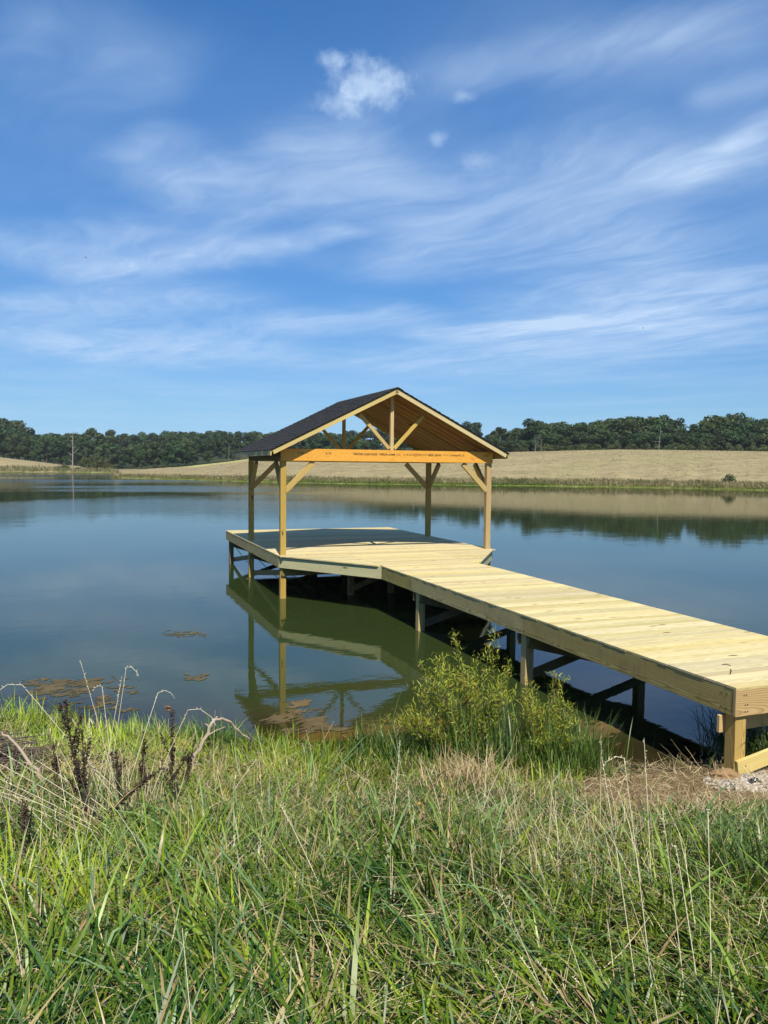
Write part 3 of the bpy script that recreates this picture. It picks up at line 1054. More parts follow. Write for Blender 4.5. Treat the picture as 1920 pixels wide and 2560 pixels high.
# round emblem before the maker's name
ang = np.linspace(0, 2 * math.pi, 13)[:-1]
rr = np.where(np.arange(12) % 2, .03, .016)
ce = np.array([1.895, vb, zt_])
sm.add(np.vstack([ce + np.column_stack([np.cos(ang) * .6 * rr * 1.3, 0 * ang, np.sin(ang) * rr]), [ce]]), None, [(i, (i + 1) % 12, 12) for i in range(12)])
me = sm.mesh('stamp_marks'); me.materials.append(M_INK)
o = bpy.data.objects.new('stamp_marks', me); COL.objects.link(o); o.parent = fb; lets.append(o)
for o in lets:
    reparent_world(o, fb)

# ------------------------------------------------------------------ anchor chains
CH_ = [((0.12, 7.16, 0.70), (0.55, 4.6, -0.10), 'rusty dark chain slung from the far corner post of the dock'),
       ((0.17, 3.90, 0.66), (0.75, 1.2, -0.05), 'dark chain slung from the middle left post under the platform'),
       ((0.22, 0.10, 0.66), (1.50, 0.25, -0.08), 'thin chain running from the front left post into the water')]
for p, q, lab in CH_:
    n = 26
    p, q = np.array(p), np.array(q)
    pts = [p + (q - p) * i / n - np.array([0, 0, .06]) * math.sin(math.pi * i / n) for i in range(n + 1)]
    ac = Acc()
    for i in range(n):
        a_, b_ = pts[i], pts[i + 1]
        thick = .013 if 2 <= i <= 9 or i % 2 else .007
        vv, ff = tube_np([a_, (a_ + b_) / 2, b_], [thick * .6, thick, thick * .6], 5)
        ac.add(vv, ff)
    o = link('anchor_chain', ac.mesh('anchor_chain'), M_METAL)
    tag(o, lab, 'chain', 'chains under the dock platform')


# ------------------------------------------------------------------ blades
def blades(base, head, length, width, tilt, bend, colour, seg=4, kink=None, tipcol=None, twist=0.5, profile='blade'):
    N = len(base)
    base = np.asarray(base, float)
    dirh = np.column_stack([np.sin(head), np.cos(head), np.zeros(N)])
    sa = head + math.pi / 2 + (rng.random(N) - .5) * twist * 2
    side = np.column_stack([np.sin(sa), np.cos(sa), (rng.random(N) - .5) * twist])
    P = np.zeros((N, seg + 1, 3)); P[:, 0] = base
    for k in range(seg):
        a_ = tilt + bend * ((k + .5) / seg) ** 1.3
        if kink is not None:
            a_ = a_ + kink * (k >= seg // 2)
        a_ = np.minimum(a_, 2.5)
        st = (length / seg)[:, None]
        P[:, k + 1] = P[:, k] + st * (dirh * np.sin(a_)[:, None] + np.array([0, 0, 1.]) * np.cos(a_)[:, None])
    f = np.linspace(0, 1, seg + 1)
    if profile == 'blade':
        wp = np.interp(f, [0, .35, .7, 1], [.75, 1, .8, .06])
    elif profile == 'stalk':
        wp = np.interp(f, [0, 1], [1, .45])
    else:
        wp = np.interp(f, [0, .3, .65, 1], [.25, 1, .75, .03])
    hw = width[:, None] * wp[None, :] * .5
    Lf = P - side[:, None, :] * hw[:, :, None]
    Rg = P + side[:, None, :] * hw[:, :, None]
    V = np.stack([Lf, Rg], 2).reshape(N, -1, 3)
    nv = 2 * (seg + 1)
    q = np.array([[2 * k, 2 * k + 1, 2 * k + 3, 2 * k + 2] for k in range(seg)])
    Fq = (np.arange(N)[:, None, None] * nv + q[None]).reshape(-1, 4)
    C = np.repeat(colour[:, None, :], nv, 1)
    if tipcol is not None:
        w = np.repeat(f, 2)[None, :, None] ** 2
        C = C * (1 - w) + tipcol[:, None, :] * w
    return V.reshape(-1, 3), Fq, C.reshape(-1, 3)


def sector(n, r0, r1, t0, t1, power=1.0):
    r = r0 + (r1 - r0) * rng.random(n) ** power
    th = np.radians(t0 + (t1 - t0) * rng.random(n))
    return CAM[0] + r * np.sin(th), CAM[1] + r * np.cos(th), r, np.degrees(th)


def lerp(a, b, t):
    return np.asarray(a)[None, :] * (1 - t[:, None]) + np.asarray(b)[None, :] * t[:, None]


def green(n, x, y, bias=0.0):
    "blade colours: deep to yellowish green in patches, a few drying"
    p = np.clip(fbm(x * 0.7, y * 0.7, 41, 3) * 1.5 - .35 + bias + (rng.random(n) - .5) * .55, 0, 1)
    c = lerp((0.024, 0.080, 0.004), (0.30, 0.385, 0.022), p ** 1.35)
    blue = rng.random(n) < .09
    c[blue] = lerp((0.090, 0.180, 0.070), (0.20, 0.29, 0.14), rng.random(blue.sum()))
    dry = rng.random(n) < .07
    c[dry] = lerp((0.26, 0.22, 0.08), (0.42, 0.34, 0.16), rng.random(dry.sum()))
    return c * (0.8 + 0.4 * rng.random(n))[:, None]


def strawc(n):
    return lerp((0.32, 0.23, 0.10), (0.95, 0.86, 0.62), rng.random(n) ** 1.1)


def bare_at(x, y):
    b1 = np.clip((1.25 - np.hypot((x - .90) / 1.25, (y + 12.95) / 0.85) + .35 * (fbm(x * 2, y * 2, 5, 3) - .5)) * 2.2, 0, 1)
    b2 = np.clip(1.4 - np.hypot((x - 2.2) / 1.0, (y + 12.75) / 0.5), 0, 1)
    b3 = np.clip(1.2 - np.hypot((x - 1.0) / .75, (y + 11.7) / .7), 0, 1)
    return np.clip(np.maximum(np.maximum(b1, b2), b3) * 1.4, 0, 1)


def mown(s):
    return np.exp(-((s - 2.35) / 1.0) ** 2)


T0, T1 = -16, 60
# --- rough lodged grass over the bank: clumps whose blades are combed the same way
NTF = 4300
tx, ty, tr, tth = sector(NTF, 1.45, 10.5, T0, T1, 0.72)
nb = rng.integers(14, 40, NTF)
ti = np.repeat(np.arange(NTF), nb)
N = len(ti)
tsize = (.65 + .7 * rng.random(NTF))
spread = (.035 + .05 * rng.random(NTF)) * np.clip(tr / 4.5, .8, 1.5)
x = tx[ti] + rng.normal(0, 1, N) * spread[ti]; y = ty[ti] + rng.normal(0, 1, N) * spread[ti]
h_, s_, *_ = height(x, y)
r = np.hypot(x - CAM[0], y - CAM[1])
mw = mown(s_ + 0.9 * (fbm(x * .6, y * .6, 71, 3) - .5))
ok = (s_ > 0.7) & (rng.random(N) > bare_at(x, y) * .97) & (r > 1.3)
x, y, r, h_, s_, mw, ti = [q[ok] for q in (x, y, r, h_, s_, mw, ti)]
N = len(x)
tflow = 2 * math.pi * 1.8 * fbm(tx * .5, ty * .5, 61, 3) + rng.normal(0, .7, NTF)
ttilt = np.abs(rng.normal(1.0, .38, NTF))
twide = .75 + .9 * rng.random(NTF) ** 2
tcol = rng.random(NTF)
head = tflow[ti] + rng.normal(0, .55, N) + (rng.random(N) < .2) * rng.normal(0, 2, N)
short = np.clip(1.5 - np.hypot((x - .55) / 1.35, (y + 13.35) / 1.1), 0, 1)
ln = (0.16 + .28 * rng.random(N)) * (1 - .58 * mw) * tsize[ti] * (1 - .62 * short)
wd = (0.0065 + .0060 * rng.random(N) ** 2) * twide[ti] * np.interp(r, [1.5, 3, 5, 10], [1.6, 1.35, 1.0, 1.4])
tl = np.maximum(np.abs(ttilt[ti] + rng.normal(0, .28, N)) + .2 * mw, np.interp(r, [1.5, 3.2, 4.5], [.75, .5, .0]))
bd = np.abs(rng.normal(.75, .5, N)) + .2 * mw
c = green(N, x, y, (tcol[ti] - .5) * .7)
c = c + (lerp((0.25, .29, .03), (.50, .40, .15), rng.random(N) ** 1.2) - c) * (np.clip(mw * 1.1, 0, 1) * (rng.random(N) < .6))[:, None]
brown = (tcol[ti] > .93) & (rng.random(N) < .7)
c[brown] = lerp((.24, .15, .06), (.50, .38, .19), rng.random(brown.sum()))
V, F, C = blades(np.column_stack([x, y, h_ - .02]), head, ln, wd, tl, bd, c, 5, None, c * 1.15)
go = link('grass', mesh_np('grass', V, [F], C), M_GRASS)
tag(go, 'rough lodged green grass covering the near bank', 'grass', None, 'stuff')

# --- broad long leaves lying over the rest
N = 3400
x, y, r, th = sector(N, 2.9, 7.5, T0, T1, 0.75)
h_, s_, *_ = height(x, y)
ok = (s_ > 1.6) & (rng.random(N) > bare_at(x, y)) & (rng.random(N) > .9 * mown(s_))
x, y, r, h_ = [q[ok] for q in (x, y, r, h_)]
N = len(x)
c = lerp((.055, .13, .016), (.25, .36, .06), rng.random(N))
sil = rng.random(N) < .3
c[sil] = lerp((.10, .20, .06), (.26, .38, .15), rng.random(sil.sum()))
V, F, C = blades(np.column_stack([x, y, h_]), 2 * math.pi * 1.8 * fbm(x * .5, y * .5, 61, 3) + rng.normal(0, 1.1, N), .30 + .40 * rng.random(N), .010 + .009 * rng.random(N), np.clip(rng.normal(1.05, .3, N), .55, 1.5), np.abs(rng.normal(.7, .4, N)), c, 6, np.where(rng.random(N) < .2, .9, 0), c * 1.1)
go = link('broad_grass', mesh_np('broad_grass', V, [F], C), M_GRASS)
tag(go, 'broad arching green leaves lying over the grass of the bank', 'grass', None, 'stuff')

# --- broad short grass leaves low down between the long blades
N = 42000
x, y, r, th = sector(N, 1.5, 7.0, T0, T1, 0.8)
h_, s_, *_ = height(x, y)
ok = (s_ > 1.2) & (rng.random(N) > bare_at(x, y))
x, y, r, h_, s_ = [q[ok] for q in (x, y, r, h_, s_)]
N = len(x)
c = green(N, x, y, .05)
zz = h_ + rng.random(N) * .10
V, F, C = blades(np.column_stack([x, y, zz]), rng.random(N) * 6.28, .06 + .09 * rng.random(N), .006 + .006 * rng.random(N), rng.random(N) * 1.1 + .3, rng.random(N) * .8, c, 3, None, c * 1.1, profile='leaf')
go = link('undergrowth', mesh_np('undergrowth', V, [F], C), M_GRASS)
tag(go, 'short leafy green undergrowth between the long grass blades', 'undergrowth', None, 'stuff')

# --- bright upright grass by the water
N = 84000
x, y, r, th = sector(N, 5.5, 16, T0 - 6, 62, 1.0)
h_, s_, *_ = height(x, y)
wt = np.clip((s_ - .02) / .25, 0, 1) * np.clip((2.0 - s_) / 1.1, 0, 1)
rightgap = np.hypot((x - 0.95) / .85, (y + 11.2) / 1.0) < 1
ok = (rng.random(N) < wt) & ~rightgap & (rng.random(N) > bare_at(x, y)) & ~((x > 1.55) & (y > -12.4))
x, y, r, h_, s_ = [q[ok] for q in (x, y, r, h_, s_)]
N = len(x)
tf = fbm(x * 2.2, y * 2.2, 91, 3)
ln = (.13 + .22 * rng.random(N)) * (.55 + .9 * tf) * np.clip(.6 + .35 / (s_ + .35), .6, 1.2)
head = 2 * math.pi * fbm(x * .8, y * .8, 15, 2) * 1.3 + rng.normal(0, .9, N)
p = np.clip(rng.random(N) * .7 + (tf - .4), 0, 1)
c = lerp((0.110, 0.230, 0.014), (0.400, 0.500, 0.040), p)
dk = fbm(x * 1.1 + 9, y * 1.1, 33, 2)
c = c * np.clip(1.25 - .9 * np.clip((dk - .5) * 4, 0, .75) , .4, 1.25)[:, None]
dry = rng.random(N) < .06
c[dry] = strawc(dry.sum()) * .8
V, F, C = blades(np.column_stack([x, y, h_ - .02]), head, ln, .006 + .006 * rng.random(N), np.abs(rng.normal(.16, .16, N)), np.abs(rng.normal(.5, .35, N)), c, 4, None, c * 1.15)
go = link('shore_grass', mesh_np('shore_grass', V, [F], C), M_GRASS)
tag(go, 'bright upright grass fringe along the near edge of the water', 'grass', None, 'stuff')

# --- dark sedge in the shade under the walkway end
N = 5200
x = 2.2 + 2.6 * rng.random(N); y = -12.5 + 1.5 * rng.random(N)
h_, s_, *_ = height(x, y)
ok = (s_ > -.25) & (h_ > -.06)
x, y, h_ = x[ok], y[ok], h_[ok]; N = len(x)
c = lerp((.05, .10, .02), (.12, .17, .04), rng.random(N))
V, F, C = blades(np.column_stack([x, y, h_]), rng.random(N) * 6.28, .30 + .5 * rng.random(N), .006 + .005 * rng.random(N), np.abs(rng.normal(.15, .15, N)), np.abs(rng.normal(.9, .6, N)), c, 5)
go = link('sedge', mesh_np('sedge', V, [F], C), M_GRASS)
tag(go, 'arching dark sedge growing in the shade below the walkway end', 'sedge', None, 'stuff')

# --- dry thatch: straw lying in and on the grass
N = 46000
x, y, r, th = sector(N, 1.5, 11, T0, T1, 0.80)
h_, s_, *_ = height(x, y)
mw = mown(s_)
br = bare_at(x, y)
pat = fbm(x * .9 + 40, y * .9, 14, 3)
ok = (s_ > 0.3) & (rng.random(N) < np.clip(.20 + .70 * mw + 1.1 * br + 1.5 * np.clip(pat - .5, 0, 1), 0, 1))
x, y, r, h_, s_, mw, br = [q[ok] for q in (x, y, r, h_, s_, mw, br)]
N = len(x)
lay = np.maximum(rng.random(N) * .16 * (1 - .6 * mw) * (1 - br), .004 + .03 * rng.random(N))
ln = (.10 + .32 * rng.random(N) ** 1.5) * (1 - .4 * br)
c = strawc(N) * (.75 + .3 * rng.random(N))[:, None] * np.array([1.0, .93, .78])
V, F, C = blades(np.column_stack([x, y, h_ + lay]), rng.random(N) * 6.28, ln, .0022 + .0026 * rng.random(N), 1.15 + rng.random(N) * .38, rng.normal(.05, .25, N), c, 3, rng.normal(0, .25, N), profile='stalk')
go = link('dry_thatch', mesh_np('dry_thatch', V, [F], C), M_STRAW)
tag(go, 'pale straw thatch lying in the grass of the bank', 'straw', None, 'stuff')

# --- standing straw stems mixed through the grass
N = 4600
x, y, r, th = sector(N, 1.7, 8.5, T0, T1, 0.9)
h_, s_, *_ = height(x, y)
pat = fbm(x * .8 + 7, y * .8, 24, 3)
ok = (s_ > 1.6) & (rng.random(N) < np.clip((pat - .47) * 5, .05, 1)) & (rng.random(N) > 1.2 * bare_at(x, y)) & (rng.random(N) > .8 * mown(s_)) & (np.hypot((x - .55) / 1.5, (y + 13.3) / 1.2) > 1)
x, y, r, h_ = [q[ok] for q in (x, y, r, h_)]
N = len(x)
V, F, C = blades(np.column_stack([x, y, h_]), 2 * math.pi * fbm(x * .6, y * .6, 88, 2) * 1.5 + rng.normal(0, .8, N), .25 + .45 * rng.random(N), .0022 + .002 * rng.random(N), np.abs(rng.normal(.4, .4, N)), np.abs(rng.normal(.4, .4, N)), strawc(N), 4, np.where(rng.random(N) < .25, rng.random(N) * 1.2, 0), profile='stalk')
go = link('straw_stems', mesh_np('straw_stems', V, [F], C), M_STRAW)
tag(go, 'thin bleached grass stems standing through the green grass', 'straw', None, 'stuff')


# ------------------------------------------------------------------ single tall dry stalks (foot pixel, tip pixel, droop)
def bezier(p0, p1, p2, n):
    t = np.linspace(0, 1, n)[:, None]
    return (1 - t) ** 2 * p0 + 2 * t * (1 - t) * p1 + t * t * p2


ST = [((205, 2150), (30, 1985), 0), ((330, 2095), (-40, 1890), 0), ((320, 2105), (-30, 1935), 0), ((300, 2075), (-20, 1975), 0), ((345, 2060), (55, 1712), 60), ((300, 2000), (200, 1650), 0), ((245, 2030), (305, 1690), 0),
      ((262, 2040), (316, 1668), 30), ((290, 2010), (255, 1716), 20), ((300, 2030), (395, 1732), 40), ((350, 2050), (470, 1775), 60), ((235, 2010), (262, 1880), 0), ((335, 2085), (-30, 1862), 0), ((315, 2110), (-40, 1950), 0), ((290, 2120), (10, 1990), 0), ((340, 2075), (90, 1900), 0), ((250, 2160), (60, 2060), 0), ((380, 2060), (180, 1870), 0), ((215, 2030), (225, 1800), 10), ((980, 2105), (1000, 1850), 0),
      ((1395, 2560), (1240, 2215), 0), ((1600, 2520), (1505, 1895), 0), ((1640, 2540), (1560, 1895), 40), ((1720, 2540), (1655, 2020), 0), ((1755, 2520), (1690, 2120), 10), ((1630, 2230), (1610, 1845), 0), ((1500, 2080), (1503, 1850), 0),
      ((1430, 2600), (1300, 2390), 0), ((1480, 2600), (1340, 2400), 0), ((1560, 2600), (1430, 2440), 0), ((1330, 2600), (1215, 2400), 0), ((1780, 2520), (1770, 2030), 20), ((560, 2010), (640, 1900), 0), ((690, 2150), (640, 1990), 0), ((820, 2250), (700, 2010), 0)]
WHERE = ['fanning left from the seed stalks', 'rising over the water', 'in the lower right grass', 'beside the willow', 'in the middle of the bank']
def stalk_class(ft, tp):
    return 0 if ft[0] < 360 and tp[0] < 120 else 1 if ft[0] < 500 else 3 if 1450 < ft[0] < 1640 and ft[1] < 2300 else 4 if ft[0] < 1100 else 2


ORD = ['first', 'second', 'third', 'fourth', 'fifth', 'sixth', 'seventh', 'eighth', 'ninth', 'tenth', 'eleventh', 'twelfth']
ST.sort(key=lambda q: (stalk_class(q[0], q[1]), q[1][0], q[1][1]))
cls_n = [0] * 5
for i, (ft, tp, droop) in enumerate(ST):
    # foot on the sloping ground along its line of sight
    d = ray(*ft)
    best = None
    for rr in np.arange(1.8, 11, .03):
        p = CAM + d * (rr / math.hypot(d[0], d[1]))
        if p[2] <= float(gz(p[0], p[1])[0]) + .02:
            best = rr; break
    rr = best or 5.0
    p0 = on_r(ft[0], ft[1], rr); p0[2] -= .03
    p2 = on_r(tp[0], tp[1], rr + random.uniform(-.15, .25))
    pm = (p0 + p2) / 2 + np.array([0, 0, .04])
    pts = bezier(p0, pm, p2, 9)
    if droop:
        k = droop / FPX * rr
        e = (p2 - p0); e[2] = 0; e /= np.linalg.norm(e) + 1e-6
        pts = np.vstack([pts, p2 + e * k * .5 + [0, 0, k * .06], p2 + e * k * .95 - [0, 0, k * .25], p2 + e * k * 1.15 - [0, 0, k * .6]])
    rad = np.linspace(.0026, .0011, len(pts)) * (rr / 4.0) ** .5
    vv, ff = tube_np(pts, rad, 5)
    cls = stalk_class(ft, tp)
    root = empty('dry_stalk', tuple(p0), ('drooping ' if droop else 'straight ') + 'bleached grass stalk, ' + ORD[cls_n[cls]] + ' from the left of those ' + WHERE[cls], 'grass stalk', 'tall dry stalks ' + WHERE[cls])
    cls_n[cls] += 1
    link('stem', mesh_np('stem', vv, [ff]), M_STRAWS, root)
    # loose seed head near the tip
    ac = Acc()
    nb = 14
    ends = pts[-5:] if droop else pts[-3:]
    for j in range(nb):
        f_ = j / nb * (len(ends) - 1)
        a_ = ends[int(f_)] + (ends[min(int(f_) + 1, len(ends) - 1)] - ends[int(f_)]) * (f_ - int(f_))
        q = a_ + np.array([random.uniform(-1, 1), random.uniform(-1, 1), random.uniform(-.3, 1.2)]) * .012 * (rr / 4) ** .5
        v2, f2 = tube_np([a_, (a_ + q) / 2, q], [.0009, .0018, .0004], 4)
        ac.add(v2, f2)
    link('seed_head', ac.mesh('seed_head'), M_STRAWS, root)['kind'] = 'stuff'

# ------------------------------------------------------------------ brown seed stalks of the dock weed
DW = [((225, 2080), (162, 1748), 'left of centre, tallest dark brown seed spike against the water'), ((222, 2090), (204, 1822), 'thick dark brown seed spike left of the straw stems'), ((300, 2060), (290, 1878), 'dark brown seed spike behind the crossing stalk'),
      ((345, 2010), (360, 1830), 'slim dark brown seed spike leaning right'), ((430, 2050), (430, 1778), 'dark brown seed spike carrying the orange dragonfly'), ((462, 1980), (468, 1880), 'short dark brown seed spike right of the dragonfly spike'),
      ((210, 2085), (405, 1920), 'dark brown seed spike lying over to the right'), ((70, 2180), (62, 2010), 'dark withered seed spike at the left edge of the bank'), ((160, 2030), (135, 1860), 'broken dark seed spike beside the brush pile')]
DW_TIP = None
for ft, tp, lab in DW:
    d = ray(*ft)
    for rr in np.arange(1.8, 11, .03):
        p = CAM + d * (rr / math.hypot(d[0], d[1]))
        if p[2] <= float(gz(p[0], p[1])[0]) + .02: break
    p0 = on_r(ft[0], ft[1], rr); p0[2] -= .03
    p2 = on_r(tp[0], tp[1], rr + .05)
    pm = (p0 + p2) / 2 + np.array([random.uniform(-.04, .04), 0, .03])
    pts = bezier(p0, pm, p2, 12)
    root = empty('seed_stalk', tuple(p0), lab, 'dock weed', 'dried dock weed stalks')
    vv, ff = tube_np(pts, np.linspace(.0055, .0025, 12), 5)
    ac = Acc(); ac.add(vv, ff)
    sd = Acc()
    L_ = np.linalg.norm(p2 - p0)
    branches = [(pts, .22)]
    for j in range(5):
        k = random.randint(3, 8)
        b0 = pts[k]
        dirv = (p2 - p0) / L_ + np.array([random.uniform(-.5, .5), random.uniform(-.5, .5), .1])
        b2 = b0 + dirv / np.linalg.norm(dirv) * L_ * random.uniform(.15, .3)
        bp_ = bezier(b0, (b0 + b2) / 2 + [0, 0, -.02], b2, 6)
        v2, f2 = tube_np(bp_, np.linspace(.003, .0015, 6), 4)
        ac.add(v2, f2)
        branches.append((bp_, .1))
    for bp_, t0 in branches:
        nn_ = int(np.linalg.norm(bp_[-1] - bp_[0]) * 340) + 20
        for j in range(nn_):
            f_ = (t0 + (1 - t0) * random.random()) * (len(bp_) - 1)
            if math.sin(f_ * 9) < -.55: continue
            i0 = min(int(f_), len(bp_) - 2)
            a_ = bp_[i0] + (bp_[i0 + 1] - bp_[i0]) * (f_ - i0)
            q = a_ + np.array([random.gauss(0, 1), random.gauss(0, 1), random.gauss(0, .8)]) * .0085
            s_ = random.uniform(.003, .006)
            tet = np.array([(1, 1, 1), (-1, -1, 1), (-1, 1, -1), (1, -1, -1)]) * s_ + q
            sd.add(tet, None, [(0, 1, 2), (0, 3, 1), (0, 2, 3), (1, 3, 2)])
    link('stem', ac.mesh('stem'), M_STEM, root)
    o = link('seed_clusters', sd.mesh('seed_clusters'), M_STEM, root); o['kind'] = 'stuff'
    if 'carrying' in lab: DW_TIP = pts[-1]
# dragonfly on the spike
root = empty('dragonfly', tuple(DW_TIP), 'small amber winged dragonfly perched on a dark seed spike', 'dragonfly')
vv, ff = tube_np([DW_TIP + _rt * .02 + _up * .006, DW_TIP + _up * .012, DW_TIP - _rt * .05 + _up * .02], [.004, .006, .002], 6)
link('body', mesh_np('body', vv, [ff]), M_STEM, root)
for (a_, b_) in ((.012, .034), (.030, .030), (-.004, -.012), (.018, -.014)):
    q = DW_TIP + _up * .014
    tip = q - _rt * (.030 + a_) + _up * b_ - _fw * .01
    s_ = np.cross(tip - q, _fw); s_ = s_ / np.linalg.norm(s_) * .008
    m_ = (q + tip) / 2
    vv = np.array([q, m_ + s_, tip, m_ - s_]); off = _fw * .0008
    link('wing', mesh_np('wing', np.vstack([vv, vv + off]), [[[0, 1, 2, 3], [7, 6, 5, 4], [0, 4, 5, 1], [1, 5, 6, 2], [2, 6, 7, 3], [3, 7, 4, 0]]]), M_INSECT, root)


# ------------------------------------------------------------------ dead branches and brush
def ground_hit(px, py, lift=0.0):
    d = ray(px, py)
    for rr in np.arange(1.8, 30, .03):
        p = CAM + d * (rr / math.hypot(d[0], d[1]))
        if p[2] <= float(gz(p[0], p[1])[0]) + lift: return p, rr
    return p, rr


def branch(name, foot, path, r0, r1, lab, cat, twigs=(), mat=None):
    p, rr = ground_hit(*foot)
    pts = [p - [0, 0, .04]] + [on_r(a_, b_, rr + dr) for a_, b_, dr in path]
    pts = np.array(pts)
    # smooth
    t0 = np.linspace(0, 1, len(pts)); t1 = np.linspace(0, 1, 3 * len(pts))
    pp = np.column_stack([np.interp(t1, t0, pts[:, i]) for i in range(3)])
    pp[1:-1] += np.random.default_rng(3).normal(0, .006, (len(pp) - 2, 3))
    root = empty(name, tuple(p), lab, cat)
    vv, ff = tube_np(pp, np.linspace(r0, r1, len(pp)), 7)
    link('stem', mesh_np('stem', vv, [ff], None, True), mat or M_TWIG, root)
    for (k, dx, dy, ln_) in twigs:
        a_ = pp[k]
        q = a_ + (_rt * dx + _up * dy) * ln_
        v2, f2 = tube_np([a_, (a_ + q) / 2 + [0, 0, .01], q], [r1 * 1.1, r1 * .8, r1 * .4], 5)
        link('twig', mesh_np('twig', v2, [f2]), mat or M_TWIG, root)


branch('dead_branch', (470, 1925), [(492, 1880, .0), (513, 1845, .02), (527, 1815, .03), (536, 1800, .05), (556, 1798, .1), (580, 1806, .15), (600, 1830, .2), (622, 1848, .25)], .021, .009,
       'grey dead branch bent over like a crook near the water', 'branch', [(7, .9, .45, .2), (9, -.6, .5, .07), (14, .3, .5, .06)])
branch('dead_branch', (505, 1925), [(520, 1905, .02), (532, 1890, .03), (545, 1866, .05)], .011, .006, 'short forked grey dead stick right of the bent branch', 'branch', [(5, .8, -.2, .1)])
branch('dead_branch', (120, 1960), [(95, 1930, .05), (60, 1890, .12), (30, 1850, .2), (5, 1830, .25)], .018, .009, 'knotty grey dead branch rising to the left edge by the brush pile', 'branch', [(8, .5, .6, .1), (5, -.7, .3, .1)])
branch('dead_branch', (5, 1975), [(40, 1985, 0), (75, 2005, -.03)], .02, .012, 'short grey log lying in the grass below the brush pile', 'branch')
p, rr = ground_hit(20, 1925)
root = empty('brush_pile', tuple(p), 'pile of dark brown cut twigs at the left edge of the bank', 'brush pile')
ac = Acc()
for k in range(260):
    c_ = p + np.array([random.gauss(-.25, .38), random.gauss(.1, .25), 0])
    hh = max(.02, .40 - 1.0 * math.hypot(c_[0] - p[0] + .25, c_[1] - p[1] - .1) * .6)
    c_[2] = float(gz(c_[0], c_[1])[0]) + hh * random.random()
    a_ = random.uniform(-.5, .5) + (0 if random.random() < .8 else 1.3)
    d_ = np.array([math.cos(a_), math.sin(a_), random.uniform(-.25, .15)]) * random.uniform(.15, .45)
    v2, f2 = tube_np([c_ - d_, c_ + [0, 0, random.uniform(-.02, .03)], c_ + d_], [random.uniform(.003, .009), .005, .002], 4)
    ac.add(v2, f2)
o = link('twigs', ac.mesh('twigs'), M_BRUSH, root); o['kind'] = 'stuff'

# ------------------------------------------------------------------ willow bush
BL = [((1185, 1925), 1.42, 'leafy green willow bush growing at the water beside the walkway', [(1000, 1735), (1030, 1690), (1075, 1650), (1120, 1610), (1165, 1600), (1215, 1610), (1262, 1650), (1245, 1700), (1090, 1700), (1150, 1680), (1200, 1690), (1040, 1760), (1010, 1790), (1120, 1760), (1220, 1760)]),
      ((1350, 1925), 1.1, 'smaller willow bush right of the big one in front of the walkway post', [(1335, 1700), (1370, 1690), (1300, 1735), (1400, 1730), (1430, 1765), (1290, 1780), (1360, 1760), (1415, 1800), (1320, 1810), (1390, 1840)])]
for (ft, hh, lab, tips) in BL:
    p, rr = ground_hit(*ft)
    root = empty('willow_bush', tuple(p), lab, 'bush')
    ac = Acc(); LB, LH, LLn, LW, LT_, LBd, LC = [], [], [], [], [], [], []
    for tp in tips:
        for rep in range(4):
            f0 = p + np.array([random.gauss(0, .12), random.gauss(0, .10), -.05])
            f0[2] = float(gz(f0[0], f0[1])[0]) - .03
            tt = on_r(tp[0] + random.gauss(0, 26), tp[1] + random.gauss(8, 22) + (0 if rep == 0 else random.uniform(0, 70)), rr + random.gauss(0, .22))
            mid_ = (f0 + tt) / 2 + np.array([random.gauss(0, .05), random.gauss(0, .05), .12])
            pts = bezier(f0, mid_, tt, 12)
            v2, f2 = tube_np(pts, np.linspace(.007, .0015, 12), 4)
            ac.add(v2, f2)
            L_ = np.linalg.norm(np.diff(pts, axis=0), axis=1).sum()
            nl = int(L_ * 170)
            for j in range(nl):
                f_ = (.18 + .82 * (j + random.random()) / nl)
                k = min(int(f_ * 11), 10)
                a_ = pts[k] + (pts[k + 1] - pts[k]) * (f_ * 11 - k)
                a_ = a_ + np.array([random.gauss(0, .030), random.gauss(0, .030), random.gauss(0, .022)])
                LB.append(a_); LH.append(random.uniform(0, 6.28)); LLn.append(random.uniform(.035, .080)); LW.append(random.uniform(.007, .012))
                LT_.append(random.uniform(.25, 1.3)); LBd.append(random.uniform(0, .9))
                u_ = random.random()
                cc = np.array([.14, .22, .018]) * (1 - u_) + np.array([.50, .50, .05]) * u_
                if random.random() < .07: cc = np.array([.22, .10, .03])
                LC.append(cc)
    link('stems', ac.mesh('stems'), M_BARK, root)
    V, F, C = blades(np.array(LB), np.array(LH), np.array(LLn), np.array(LW), np.array(LT_), np.array(LBd), np.array(LC), 3, None, np.array(LC) * 1.15, twist=1.2, profile='leaf')
    o = link('leaves', mesh_np('leaves', V, [F], C), M_LEAF, root); o['kind'] = 'stuff'


def tuft(ft, n, l0, l1, w, c0, c1, spread, lean, lab, name, cat, bendm=.5, mat=None, group=None):
    p, rr = ground_hit(*ft)
    x = p[0] + rng.normal(0, spread, n); y = p[1] + rng.normal(0, spread * .8, n)
    z = gz(x, y) - .02
    V, F, C = blades(np.column_stack([x, y, z]), rng.random(n) * 6.28, l0 + (l1 - l0) * rng.random(n), w * (.7 + .6 * rng.random(n)), np.abs(rng.normal(lean, .15, n)), np.abs(rng.normal(bendm, .3, n)), lerp(c0, c1, rng.random(n)), 5)
    o = link(name, mesh_np(name, V, [F], C), mat or M_GRASS)
    tag(o, lab, cat, group, 'stuff')


